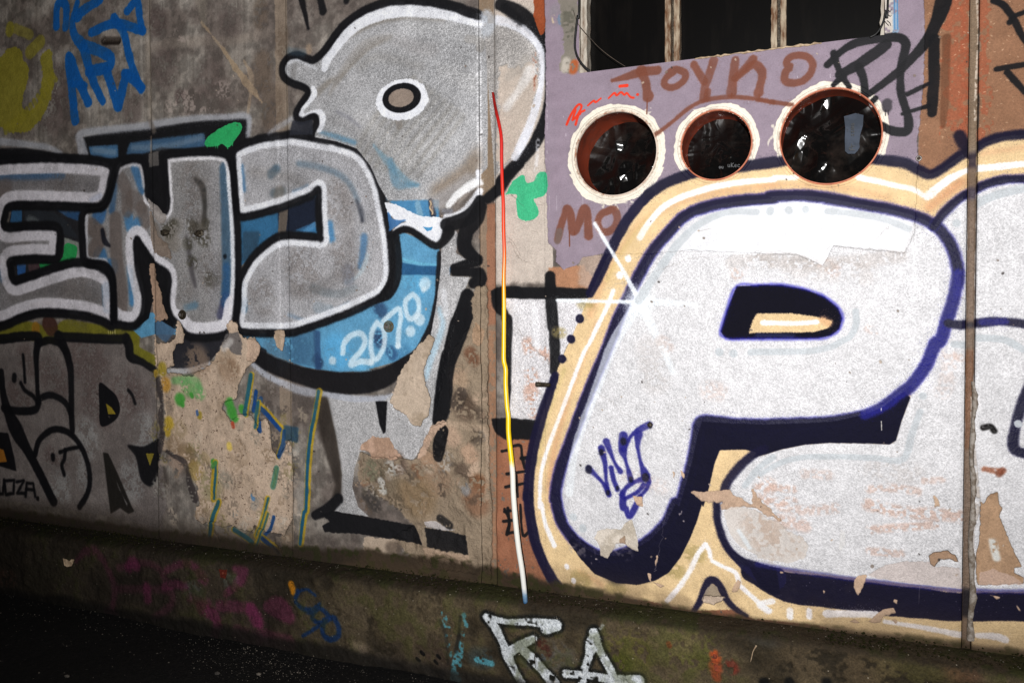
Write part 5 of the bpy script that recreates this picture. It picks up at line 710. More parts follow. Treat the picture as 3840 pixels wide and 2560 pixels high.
# ------------------------------------------------------------ materials
def canvas_images(c, name):
    out = []
    for k in (0, 1):
        im = D.images.new(name+('_paint', '_surface')[k], c.w, c.h, alpha=False)
        if k: im.colorspace_settings.name = 'Non-Color'
        a = np.ones((c.h, c.w, 4), np.float32)
        if k == 0: a[..., :3] = c.C/255
        else:
            a[..., 0] = np.clip(c.M, 0, 1); a[..., 1] = np.clip(c.G, 0, 1); a[..., 2] = np.clip(c.Z/40+.5, 0, 1)
        im.pixels.foreach_set(a.ravel()); im.update(); im.pack(); out.append(im)
    return out
def nmat(name):
    m = D.materials.new(name); m.use_nodes = True; t = m.node_tree; return m, t, t.nodes['Principled BSDF'], t.links.new
def paint_mat(name, c, bump=1.0, uvmap='UVMap'):
    m, t, b, L = nmat(name); im, sf = canvas_images(c, name)
    uv = t.nodes.new('ShaderNodeUVMap'); uv.uv_map = uvmap
    n1 = t.nodes.new('ShaderNodeTexImage'); n1.image = im; n1.interpolation = 'Linear'; n1.extension = 'EXTEND'
    n2 = t.nodes.new('ShaderNodeTexImage'); n2.image = sf; n2.extension = 'EXTEND'
    L(uv.outputs[0], n1.inputs[0]); L(uv.outputs[0], n2.inputs[0])
    se = t.nodes.new('ShaderNodeSeparateColor'); L(n2.outputs[0], se.inputs[0])
    tc = t.nodes.new('ShaderNodeTexCoord'); nz = t.nodes.new('ShaderNodeTexNoise'); nz.inputs['Scale'].default_value = 420; nz.inputs['Detail'].default_value = 3; L(tc.outputs['Object'], nz.inputs['Vector'])
    mx = t.nodes.new('ShaderNodeMix'); mx.data_type = 'RGBA'; mx.blend_type = 'OVERLAY'; mx.inputs[0].default_value = .22; L(n1.outputs[0], mx.inputs[6]); L(nz.outputs['Fac'], mx.inputs[7]); L(mx.outputs[2], b.inputs['Base Color'])
    mm = t.nodes.new('ShaderNodeMath'); mm.operation = 'MULTIPLY'; mm.inputs[1].default_value = .30; L(se.outputs[0], mm.inputs[0]); L(mm.outputs[0], b.inputs['Metallic'])
    L(se.outputs[1], b.inputs['Roughness']); b.inputs['Specular IOR Level'].default_value = .14
    b1 = t.nodes.new('ShaderNodeBump'); b1.inputs['Strength'].default_value = 1.0; b1.inputs['Distance'].default_value = .040*bump; L(se.outputs[2], b1.inputs['Height'])
    b2 = t.nodes.new('ShaderNodeBump'); b2.inputs['Strength'].default_value = .5; b2.inputs['Distance'].default_value = .0012; L(nz.outputs['Fac'], b2.inputs['Height']); L(b1.outputs[0], b2.inputs['Normal']); L(b2.outputs[0], b.inputs['Normal'])
    return m
def lin(c): return tuple(((v/255+.055)/1.055)**2.4 if v > 10 else v/255/12.92 for v in c)+(1,)
def flat_mat(name, c, c2=None, scale=30, rough=.6, metal=0, bump=0, thr=.5, spec=.4, sz=1.0, soft=.08):
    m, t, b, L = nmat(name); b.inputs['Roughness'].default_value = rough; b.inputs['Metallic'].default_value = metal; b.inputs['Specular IOR Level'].default_value = spec
    tc = t.nodes.new('ShaderNodeTexCoord'); nz = t.nodes.new('ShaderNodeTexNoise'); nz.inputs['Scale'].default_value = scale; nz.inputs['Detail'].default_value = 6; nz.inputs['Roughness'].default_value = .65; mp_ = t.nodes.new('ShaderNodeMapping'); mp_.inputs['Scale'].default_value = (1, 1, sz); L(tc.outputs['Object'], mp_.inputs['Vector']); L(mp_.outputs[0], nz.inputs['Vector'])
    r = t.nodes.new('ShaderNodeValToRGB'); r.color_ramp.elements[0].position = thr-soft; r.color_ramp.elements[1].position = thr+soft
    c2 = c2 or tuple(v*.75 for v in c); r.color_ramp.elements[0].color = lin(c); r.color_ramp.elements[1].color = lin(c2)
    L(nz.outputs['Fac'], r.inputs[0]); L(r.outputs[0], b.inputs['Base Color'])
    if bump:
        bp = t.nodes.new('ShaderNodeBump'); bp.inputs['Distance'].default_value = bump; L(nz.outputs['Fac'], bp.inputs['Height']); L(bp.outputs[0], b.inputs['Normal'])
    return m
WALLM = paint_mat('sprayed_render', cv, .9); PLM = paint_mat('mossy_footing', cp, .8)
CONC = flat_mat('bare_concrete', (120, 110, 100), (84, 76, 70), 3, .9, bump=.01)
RUST = flat_mat('rusty_painted_steel', (178, 164, 142), (92, 60, 34), 60, .7, bump=.003, thr=.45, sz=.22, soft=.14)
WPAINT = flat_mat('flaking_white_paint', (180, 172, 160), (112, 92, 76), 60, .75, bump=.003, thr=.54, sz=.25, soft=.12)
GLASS = flat_mat('dusty_glass_dark_room', (9, 8, 8), (21, 18, 16), 14, .22, thr=.68, spec=.35, sz=.18, soft=.16)  # near-black pane colour stands in for the unlit room behind
PVC = flat_mat('orange_brown_drain_plastic', (116, 46, 26), (84, 38, 24), 14, .5, thr=.56)
LIP = flat_mat('cut_plastic_lip', (196, 118, 88), (170, 96, 70), 30, .5)
BAG = flat_mat('black_plastic_film', (11, 10, 10), (36, 30, 27), 7, .15, thr=.58, spec=.5)
CABLE = flat_mat('black_cable_sheath', (18, 18, 19), (30, 30, 30), 60, .5)
HAIR = flat_mat('dull_thin_wire', (92, 80, 70), None, 60, .6)
BOLT = flat_mat('painted_over_bolt', (96, 112, 110), (96, 80, 56), 90, .45, .3, thr=.5)
IRON = flat_mat('rusted_dark_iron', (44, 38, 32), (74, 66, 54), 110, .5, .5, bump=.002)
ZINC = flat_mat('dusty_zinc', (150, 144, 140), (90, 84, 80), 120, .4, .6)
SCRAP = flat_mat('pale_plaster_scrap', (190, 168, 140), (150, 128, 104), 60, .9, bump=.002)
BRICKM = flat_mat('bared_red_brick', (140, 62, 38), (98, 48, 34), 50, .9, bump=.004)
MOSSM = flat_mat('dark_green_moss', (26, 28, 12), (40, 38, 20), 40, .95, spec=.05)
STONEM = flat_mat('crushed_stone', (62, 58, 54), (120, 112, 102), 9, .9)
STICK = flat_mat('blue_grey_film_label', (56, 64, 78), (42, 50, 62), 22, .5, spec=.12)
INK = flat_mat('black_marker_ink', (14, 15, 20), None, 30, .5); GINK = flat_mat('grey_printed_ink', (110, 112, 116), None, 30, .4)

# ------------------------------------------------------------ object helpers
def mesh_obj(name, v, f, mat, parent=None, smooth=False, uvs=None):
    me = D.meshes.new(name); me.from_pydata([tuple(map(float, p)) for p in v], [], [tuple(q) for q in f]); me.update()
    me.materials.append(mat)
    if smooth: me.polygons.foreach_set('use_smooth', [True]*len(me.polygons))
    if uvs is not None:
        uvl = me.uv_layers.new(name='UVMap'); li = np.zeros(len(me.loops), np.int32); me.loops.foreach_get('vertex_index', li)
        uvl.data.foreach_set('uv', np.asarray(uvs, np.float32)[li].ravel())
    o = D.objects.new(name, me); COL.objects.link(o)
    if parent: o.parent = parent; o.matrix_parent_inverse = parent.matrix_world.inverted()
    return o
def thing(name, label, cat, loc=(0, 0, 0), group=None):
    o = D.objects.new(name, None); COL.objects.link(o); o.location = loc; o.empty_display_size = .05
    o.matrix_world = Matrix.Translation(loc); tag(o, label, cat, group); return o
def tag(o, label, cat, group=None):
    o['label'] = label; o['category'] = cat
    if group: o['group'] = group
    return o
def boxv(x0, x1, y0, y1, z0, z1, b=0.0):
    v = [(x, y, z) for z in (z0, z1) for y in (y0, y1) for x in (x0, x1)]
    return v, [(0, 2, 3, 1), (4, 5, 7, 6), (0, 1, 5, 4), (2, 6, 7, 3), (0, 4, 6, 2), (1, 3, 7, 5)]
def bar(name, x0, x1, y0, y1, z0, z1, mat, parent, rough=0.0, seg=1, lean=0.0):
    "an upright bar cut in segments so its edges can wander a little"
    v, f = [], []; r = np.random.default_rng(int(abs(x0)*9999) % 9973)
    for i in range(seg+1):
        z = z0+(z1-z0)*i/seg; d = r.normal(0, rough, 4); s_ = lean*i/seg
        v += [(x0+d[0]+s_, y0, z), (x1+d[1]+s_, y0+d[2], z), (x1+d[1]+s_, y1, z), (x0+d[0]+s_, y1, z)]
        if i:
            a = (i-1)*4
            f += [(a+k, a+(k+1) % 4, a+4+(k+1) % 4, a+4+k) for k in range(4)]
    f += [(3, 2, 1, 0), tuple(seg*4+k for k in range(4))]
    return mesh_obj(name, v, f, mat, parent)
def tube(name, pts, rad, mat, parent=None, seg=10, sub=6, caps=True):
    p = catmull(np.asarray(pts, float), n=sub) if len(pts) > 2 else np.asarray(pts, float)
    rr = np.interp(np.linspace(0, 1, len(p)), np.linspace(0, 1, len(np.atleast_1d(rad))), np.atleast_1d(rad))
    v, f = [], []; up = np.array([0, -1, 0.001])
    for i in range(len(p)):
        t = p[min(i+1, len(p)-1)]-p[max(i-1, 0)]; t = t/(np.linalg.norm(t)+1e-9)
        a = np.cross(t, up)
        if np.linalg.norm(a) < .1: a = np.cross(t, (0, 0, 1))
        a /= np.linalg.norm(a); b = np.cross(t, a)
        for k in range(seg):
            w = 2*math.pi*k/seg; v.append(p[i]+rr[i]*(math.cos(w)*a+math.sin(w)*b))
    for i in range(len(p)-1):
        for k in range(seg): f.append((i*seg+k, i*seg+(k+1) % seg, (i+1)*seg+(k+1) % seg, (i+1)*seg+k))
    if caps: f.append(tuple(range(seg))[::-1]); f.append(tuple((len(p)-1)*seg+k for k in range(seg)))
    return mesh_obj(name, v, f, mat, parent, smooth=True)
def ribbon(name, strokes, w, mat, parent, depth=.0006):
    if len(strokes) > 1:
        for st in strokes: ribbon(name, [st], w, mat, parent, depth)
        return
    "lettering as thin flat strokes with a little thickness; strokes are lists of 3-D points in a plane facing the street"
    v, f = [], []
    for s_ in strokes:
        s_ = np.asarray(s_, float)
        for i in range(len(s_)-1):
            a, b = s_[i], s_[i+1]; t = (b-a)/(np.linalg.norm(b-a)+1e-9); n_ = np.array([-t[2], 0, t[0]])*w; e = t*w*.6; k = len(v)
            q = [a-e+n_, a-e-n_, b+e-n_, b+e+n_]; v += q+[x+np.array([0, -depth, 0]) for x in q]
            f += [(k+4, k+5, k+6, k+7), (k, k+1, k+5, k+4), (k+1, k+2, k+6, k+5), (k+2, k+3, k+7, k+6), (k+3, k, k+4, k+7)]
    return mesh_obj(name, v, f, mat, parent)

# ------------------------------------------------------------ the ground
gx = np.concatenate([np.linspace(-40, -6, 12), np.linspace(-5.5, 2.5, 240), np.linspace(3, 30, 10)]); gy = np.concatenate([np.linspace(-40, -3.5, 12), np.linspace(-3.2, -.05, 90)])
gg = np.random.default_rng(3); GX, GY = np.meshgrid(gx, gy); GZ = .006*np.sin(GX*3.1+GY*2)+.004*np.sin(GX*7.7-GY*5)+gg.normal(0, .0014, GX.shape)+.018*np.clip(-GX/3.5, -1, 1.2)
nx, ny = len(gx), len(gy); gv = np.stack([GX, GY, GZ], -1).reshape(-1, 3); gf = [(j*nx+i, j*nx+i+1, (j+1)*nx+i+1, (j+1)*nx+i) for j in range(ny-1) for i in range(nx-1)]
m, t, b, L = nmat('old_dark_asphalt'); b.inputs['Roughness'].default_value = .9; b.inputs['Specular IOR Level'].default_value = .12
tc = t.nodes.new('ShaderNodeTexCoord'); vo = t.nodes.new('ShaderNodeTexVoronoi'); vo.inputs['Scale'].default_value = 130; L(tc.outputs['Object'], vo.inputs['Vector'])
r = t.nodes.new('ShaderNodeValToRGB'); r.color_ramp.elements[0].color = (.0045, .0045, .005, 1); r.color_ramp.elements[1].color = (.012, .011, .0105, 1); r.color_ramp.elements[1].position = .9
e = r.color_ramp.elements.new(.985); e.color = (.035, .033, .031, 1); L(vo.outputs['Color'], r.inputs[0]); L(r.outputs[0], b.inputs['Base Color'])
bp = t.nodes.new('ShaderNodeBump'); bp.inputs['Distance'].default_value = .004; L(vo.outputs['Distance'], bp.inputs['Height']); L(bp.outputs[0], b.inputs['Normal'])
g = mesh_obj('ground', gv, gf, m, smooth=True); g['kind'] = 'structure'; g['label'] = 'nearly black rough asphalt along the foot of the wall'
def gz(x, y): return .006*math.sin(x*3.1+y*2)+.004*math.sin(x*7.7-y*5)+.018*min(max(-x/3.5, -1), 1.2)

# ------------------------------------------------------------ the wall: one relief sheet cut at its joints
wall = thing('wall', 'long rendered concrete wall covered in spray-painted lettering, with barred window and three pipes', 'wall', (-1.0, 0, 0.36))
J1, J2a, J2b, J3a, J3b, J4a, J4b = SEAM1, at(1050, 1200).x, at(1086, 1200).x, at(1800, 1200).x, at(1858, 1200).x, SEAM3-.013, SEAM3+.012
WX0, WX1, WZ0, WZ1 = at(2172, 150).x, at(3318, 100).x, 2.275, 3.14
xs = np.unique(np.round(np.concatenate([np.arange(-5.0, 1.301, .006), [J1, J2a, J2b, J3a, J3b, J4a, J4b, WX0, WX1]]), 5)); zs = np.unique(np.round(np.concatenate([np.arange(.366, 3.26, .006), [WZ0, WZ1, 3.26]]), 5))
keep = np.ones(len(xs), bool)
for s_ in (J1, J2a, J2b, J3a, J3b, J4a, J4b, WX0, WX1):
    d = np.abs(xs-round(s_, 5)); keep &= ~((d < .0024) & (d > 1e-7))
xs = xs[keep]; nx, nz = len(xs), len(zs); X, Z = np.meshgrid(xs, zs)
low = box(cv.Z, 1); fx = np.clip((X-cv.x0)/cv.px-.5, 0, cv.w-2); fz = np.clip((Z-cv.z0)/cv.px-.5, 0, cv.h-2); ix, iz = fx.astype(int), fz.astype(int); ux, uz = fx-ix, fz-iz
Hh = (low[iz, ix]*(1-ux)*(1-uz)+low[iz, ix+1]*ux*(1-uz)+low[iz+1, ix]*(1-ux)*uz+low[iz+1, ix+1]*ux*uz)*.001
# raised trowel waves on the hacked corner
rr = box(cv.R, 20)[iz, ix]; Hh += (rr > 1.2)*(cv.n90[iz, ix]-.5)*.026+(rr > 2)*(cv.n20[iz, ix]-.5)*.011
V = np.stack([X, -Hh, Z], -1).reshape(-1, 3).astype(np.float32); UV = np.stack([(X-cv.x0)/(cv.x1-cv.x0), (Z-cv.z0)/(cv.z1-cv.z0)], -1).reshape(-1, 2).astype(np.float32)
I, Jj = np.meshgrid(np.arange(nx-1), np.arange(nz-1)); Q = np.stack([Jj*nx+I, Jj*nx+I+1, (Jj+1)*nx+I+1, (Jj+1)*nx+I], -1).reshape(-1, 4)
fcx = (xs[I]+xs[I+1]).ravel()/2; fcz = (zs[Jj]+zs[Jj+1]).ravel()/2
PIPES = [(-.7405, 1.977, .1465), (-.3925, 1.977, .1150), (-.0345, 1.974, .1500)]
hole = (fcx > WX0) & (fcx < WX1) & (fcz > WZ0) & (fcz < WZ1)
for px_, pz_, pr_ in PIPES: hole |= (fcx-px_)**2+(fcz-pz_)**2 < (pr_+.002)**2
li = mL[np.clip(((fcz-cv.z0)/cv.px).astype(int), 0, cv.h-1), np.clip(((fcx-cv.x0)/cv.px).astype(int), 0, cv.w-1)] > .5
regs = [('wall_panel', fcx < J1, 'far left bay, bare grey with yellow and blue scrawl above the letter E'), ('wall_panel', (fcx > J1) & (fcx < J2a), 'bay with the silver N above a large beige patch of bared render'),
        ('joint_strip', (fcx > J2a) & (fcx < J2b), 'narrow worn strip crossing the letter D'), ('wall_panel', (fcx > J2b) & (fcx < J3a), 'bay with the big silver head with one oval eye and the blue belly'),
        ('joint_strip', (fcx > J3a) & (fcx < J3b), 'brown recessed strip behind the rainbow coloured cable'), ('infill_panel', li & (fcx > J3b) & (fcx < J4a), 'smooth lilac infill with brown spray writing and three pipe holes'),
        ('wall_panel', ~li & (fcx > J3b) & (fcx < J4a), 'bay filled by the big white letter P with tan border'), ('joint_strip', (fcx > J4a) & (fcx < J4b), 'grey brown groove between the P and the next white letter'), ('wall_panel', fcx > J4b, 'rightmost bay, orange brown above and white below')]
for nm, mk, lb in regs:
    q = Q[mk & ~hole]; used, inv = np.unique(q, return_inverse=True); q = inv.reshape(-1, 4)
    me = D.meshes.new(nm); me.vertices.add(len(used)); me.vertices.foreach_set('co', V[used].ravel()); me.loops.add(q.size); me.loops.foreach_set('vertex_index', q.ravel().astype(np.int32))
    me.polygons.add(len(q)); me.polygons.foreach_set('loop_start', np.arange(0, q.size, 4, dtype=np.int32)); me.polygons.foreach_set('loop_total', np.full(len(q), 4, np.int32)); me.polygons.foreach_set('use_smooth', np.ones(len(q), bool))
    uvl = me.uv_layers.new(name='UVMap'); uvl.data.foreach_set('uv', UV[used][q.ravel()].ravel()); me.materials.append(WALLM); me.update(calc_edges=True)
    o = D.objects.new(nm, me); COL.objects.link(o); o.parent = wall; o.matrix_parent_inverse = wall.matrix_world.inverted(); o['label'] = lb
for a in ((-12, -5.0, .02, .3, 0, 4.2), (1.3, 9, .02, .3, 0, 4.2), (-5.0, 1.3, .02, .3, 3.262, 4.2)):
    mesh_obj('plain_panel', *boxv(*a), CONC, wall)
# window opening: reveal faces going back into the wall
for a in ((WX0-.012, WX0, 0.004, .16, WZ0-.01, WZ1), (WX1, WX1+.012, .004, .16, WZ0-.01, WZ1), (WX0, WX1, .006, .16, WZ0-.014, WZ0-.001), (WX0, WX1, .006, .16, WZ1, WZ1+.012)):
    mesh_obj('reveal', *boxv(*a), WPAINT, wall)
# white bead of paint and putty left along the sill
bd = []
for i, x in enumerate(np.linspace(WX0+.02, WX1-.01, 90)): bd.append((x, -.003+rng.normal(0, .0006), WZ0-.001+rng.normal(0, .0012)))
tube('sill_bead', bd[36:74], list(np.abs(rng.normal(.0022, .0014, 38))+.0006), SCRAP, wall, 6, 2)

# ------------------------------------------------------------ footing
foot = thing('footing', 'low mossy concrete footing at the wall base, with white RA letters and pink spray', 'footing', (-1.0, -.085, 0))
prof = [(0.004, .3745), (-.02, .3700), (-.045, .3640), (-.066, .3580), (-.078, .3500), (-.0845, .3380)]+[(-.085-.00003*k, .338-.008*k) for k in range(1, 46)]
fx_ = np.arange(-5.0, 1.301, .009); pv, puv = [], []; arc = .338; vv = []
d = 0; prev = prof[5]
for k in range(5, -1, -1):
    d += math.hypot(prof[k][0]-prev[0], prof[k][1]-prev[1]); prev = prof[k]; vv.insert(0, .338+d)
vv = vv+[p_[1] for p_ in prof[6:]]
smz = box(cp.Z, 2)
for k, (y, z) in enumerate(prof):
    jj = int(np.clip((vv[k]-cp.z0)/cp.px, 0, cp.h-1)); ii = np.clip(((fx_-cp.x0)/cp.px).astype(int), 0, cp.w-1); h = smz[jj, ii]*.001*(1 if k > 5 else .5)
    pv.append(np.stack([fx_, y-h*(k > 3), z+h*(0 < k <= 5)], 1)); puv.append(np.stack([(fx_-cp.x0)/(cp.x1-cp.x0), np.full(len(fx_), (vv[k]-cp.z0)/(cp.z1-cp.z0))], 1))
n_ = len(fx_); ff = [((k+1)*n_+i, (k+1)*n_+i+1, k*n_+i+1, k*n_+i) for k in range(len(prof)-1) for i in range(n_-1)]
mesh_obj('footing_face', np.concatenate(pv), ff, PLM, foot, smooth=True, uvs=np.concatenate(puv))
for a in ((-12, -5.0, -.085, .3, -.1, .36), (1.3, 9, -.085, .3, -.1, .36)): mesh_obj('plain_footing', *boxv(*a), CONC, foot)
def lump(name, c, s, mat, parent=None, seed=0, sub=2, flat=1.0):
    import bmesh
    bm = bmesh.new(); bmesh.ops.create_icosphere(bm, subdivisions=sub, radius=1); r = np.random.default_rng(seed)
    for v in bm.verts:
        k = 1+r.normal(0, .13); v.co = Vector((v.co.x*s[0]*k, v.co.y*s[1]*k, v.co.z*s[2]*k*flat))+Vector(c)
    me = D.meshes.new(name); bm.to_mesh(me); bm.free(); me.materials.append(mat); o = D.objects.new(name, me); COL.objects.link(o)
    if parent: o.parent = parent; o.matrix_parent_inverse = parent.matrix_world.inverted()
    return o
for i, (t_, x, y, w_, h_) in enumerate((('32', 1750, 1345, 22, 26), ('32', 1762, 1440, 26, 40), ('32', 1895, 1410, 24, 30), ('30', 1875, 645, 14, 16))):
    p_ = P(t_, x, y)[0]; c = at(p_[0], p_[1], PL); sc_ = (c.y-CAMX.y)/F_PX/2.24*1.1
    lump('brick', (c.x, PL+.004, c.z), (w_*sc_, .010, h_*sc_), BRICKM, foot, seed=i)

# ------------------------------------------------------------ window
win = thing('window', 'dark window of three panes divided by rusty white steel bars', 'window', ((WX0+WX1)/2, .03, WZ0))
def wx(px, py, y): return at(px, py, y).x
GY_ = .062
splits = [WX0+.001, wx(2507, 120, .03), wx(2918, 90, .03), WX1-.001]
for i in range(3):
    v, f = boxv(splits[i], splits[i+1], GY_, GY_+.004, WZ0+.001, WZ1-.001); mesh_obj('pane', v, f, GLASS, win)
bar('frame', WX0+.0015, wx(2203, 120, .02), .012, .058, WZ0+.0005, WZ1-.001, WPAINT, win, .0012, 40)['label'] = 'left frame bar with flaking white paint'
bar('frame', WX1-.012, WX1-.001, .012, .058, WZ0+.0005, WZ1-.001, WPAINT, win, .0012, 40)
for (a, b_, c, d_) in ((2494, 2515, 2527, 2548), (2892, 2914, 2927, 2948)):
    mu = mesh_obj('mullion', *boxv(wx(a, 120, .02)+.004, wx(d_, 120, .02)-.004, .050, .060, WZ0+.001, WZ1-.002), IRON, win)
    for (p0, p1) in ((a, b_), (c, d_)):
        o = bar('flange', wx(p0, 120, .02), wx(p1, 120, .02), .018, .0495, WZ0+.0015, WZ1-.003, RUST, mu, .0007, 50)
# cables at the window
def C3(*v, y=-.01): return [tuple(at(v[i], v[i+1], y)) for i in range(0, len(v), 2)]
ps = C3(2176, -60, 2172, 0, 2166, 60, 2160, 110, 2156, 155, 2157, 185, 2166, 215, 2182, 240, 2198, 257, 2212, 266); ps[0] = (ps[0][0], -.01, ps[0][2]+.6)
tag(tube('cable', ps, .0042, CABLE), 'thin black cable hanging down the left edge of the window and curling at the sill', 'cable')
ps = C3(2150, 40, 2165, 85, 2190, 118, 2212, 142, 2240, 173, 2275, 203, 2310, 228, 2345, 250, y=-.006)
tag(tube('wire', ps, .0011, HAIR, seg=5), 'hair-thin wire slanting across the left window pane to the sill', 'wire')
ps = C3(3340, -60, 3330, 0, 3322, 40, 3315, 75, 3302, 105, 3285, 128, 3262, 141, y=-.008); ps[0] = (ps[0][0], -.008, ps[0][2]+.6)
tag(tube('cable', ps, .0032, CABLE), 'frayed black cable down the right edge of the window above the black tag', 'cable')
for i in range(7):
    x = 3318+rng.uniform(-3, 12); y = rng.uniform(10, 110); q = C3(x, y, x+rng.uniform(5, 14), y+rng.uniform(6, 20), x+rng.uniform(12, 22), y+rng.uniform(-4, 30), y=-.006); 
    if i < 4: tag(tube('loose_strand', q, .0008, CABLE, seg=4), '%s black strand sticking out by the frayed cable at the right of the window' % ('longest', 'topmost', 'shortest', 'lowest')[i], 'strand', 'loose strands of the frayed cable')

# ------------------------------------------------------------ pipes and the film stuffed in them
def ring(name, cx, cz, r0, r1, y0, y1, mat, parent, seg=96, rag=0, uv=False, seed=1):
    r = np.random.default_rng(seed); q = np.interp(np.arange(seg), np.arange(0, seg+4, 4), r.normal(0, 1, seg//4+1)[:seg//4+1]) if rag else np.zeros(seg)
    v, f, u = [], [], []
    for k in range(seg):
        w = 2*math.pi*k/seg; ro = r1+rag*(q[k]*math.sin(math.pi*min(1, 8*min(k, seg-k)/seg)))+ (r.normal(0, rag*.4) if rag else 0); c, s_ = math.cos(w), math.sin(w)
        for rad, y in ((r0, y1), (r0, y0), (r0+(ro-r0)*.35, y0-.0015), (r0+(ro-r0)*.8, y0+.0005), (ro, y1)):
            v.append((cx+rad*c, y, cz+rad*s_)); u.append(((v[-1][0]-cv.x0)/(cv.x1-cv.x0), (v[-1][2]-cv.z0)/(cv.z1-cv.z0)))
    for k in range(seg):
        a, b_ = k*5, ((k+1) % seg)*5
        for j in range(4): f.append((a+j, a+j+1, b_+j+1, b_+j))
    return mesh_obj(name, v, f, mat, parent, smooth=True, uvs=u if uv else None)
def film(name, cx, cz, R_, y, seed, parent=None):
    "crumpled plastic film: many flat facets meeting in sharp creases, pleated where it meets the pipe"
    r = np.random.default_rng(seed); nr, na = 70, 220; v, f = [], []
    fold = [(r.uniform(0, math.pi), r.uniform(-.8, .8), r.uniform(.07, .17), r.uniform(.16, .55)) for _ in range(13)]
    small = [(r.uniform(0, math.pi), r.uniform(-1, 1), r.uniform(.015, .045), r.uniform(.05, .14)) for _ in range(30)]
    cen = r.uniform(-.75, .75, (30, 2))
    for i in range(nr+1):
        p_ = i/nr
        for k in range(na):
            w = 2*math.pi*k/na; x, z = p_*math.cos(w), p_*math.sin(w); h = 0
            for a, c, am, wd in fold:
                d_ = abs(x*math.cos(a)+z*math.sin(a)-c); h += am*max(0, 1-math.sqrt(d_*d_+.0002)/wd)
            for (a, c, am, wd), (ex, ez) in zip(small, cen):
                g_ = max(0, 1-((x-ex)**2+(z-ez)**2)/.10)
                if g_ > 0:
                    d_ = abs((x-ex)*math.cos(a)+(z-ez)*math.sin(a)); h += am*max(0, 1-math.sqrt(d_*d_+.0001)/wd)*g_
            e_ = max(0, (p_-.72)/.28); h += e_*.05*abs(math.sin(w*5+math.sin(w*3)*2+seed))+e_*.018*abs(math.sin(w*16+seed*2+3*math.sin(w*2)))+e_**2*.05
            v.append((cx+R_*.995*x, y-h*R_*.38+R_*(.22*z-.12*x), cz+R_*.995*z))
    for i in range(nr):
        for k in range(na): f.append((i*na+k, i*na+(k+1) % na, (i+1)*na+(k+1) % na, (i+1)*na+k))
    return mesh_obj(name, v, f, BAG, parent, smooth=True)
info = (('large', 'leftmost', 'left pipe, its rim thickly daubed white', .185), ('small', 'middle', 'smallest middle pipe', .150), ('large', 'rightmost', 'right pipe under the black tag', .120))
plabels = ('leftmost of three orange plastic pipes in the lilac panel, inside a thick white sealant ring', 'smallest, middle one of the three orange plastic pipes in the lilac panel', 'largest, rightmost orange plastic pipe, with a bare pink orange lip, under the black tag')
blabels = ('black plastic film stuffed in the leftmost pipe, with long loose folds', 'black plastic film with grey printing stuffed in the smallest middle pipe', 'black plastic film with a blue grey label stuffed in the rightmost largest pipe')
films = []
for i, (cx, cz, R_) in enumerate(PIPES):
    pi = thing('pipe', plabels[i], 'pipe', (cx, 0, cz), 'orange pipes through the lilac panel')
    seg = 96; v, f = [], []
    for y in (-.002, .33):
        for k in range(seg): w = 2*math.pi*k/seg; v.append((cx+R_*math.cos(w), y, cz+R_*math.sin(w)))
    f = [(k, (k+1) % seg, seg+(k+1) % seg, seg+k) for k in range(seg)]+[tuple(seg+k for k in range(seg))]
    mesh_obj('barrel', v, f, PVC, pi, smooth=False).data.polygons.foreach_set('use_smooth', [True]*seg+[False])
    ring('lip', cx, cz, R_-.0004, R_+.0052, -.0075, .006, LIP if i else flat_mat('white_painted_lip', (206, 190, 176), (160, 110, 84), 40, .6, thr=.58), pi)
    ring('sealant_ring', cx, cz, R_+.0055, R_+(.019, .0165, .0155)[i], -.0058, .004, WALLM, pi, rag=.0011, uv=True, seed=i+3)
    films.append(tag(film('plastic_film', cx, cz, R_, info[i][3]-.04, (5, 29, 44)[i]), blabels[i], 'plastic film', 'films stuffed in the pipes'))
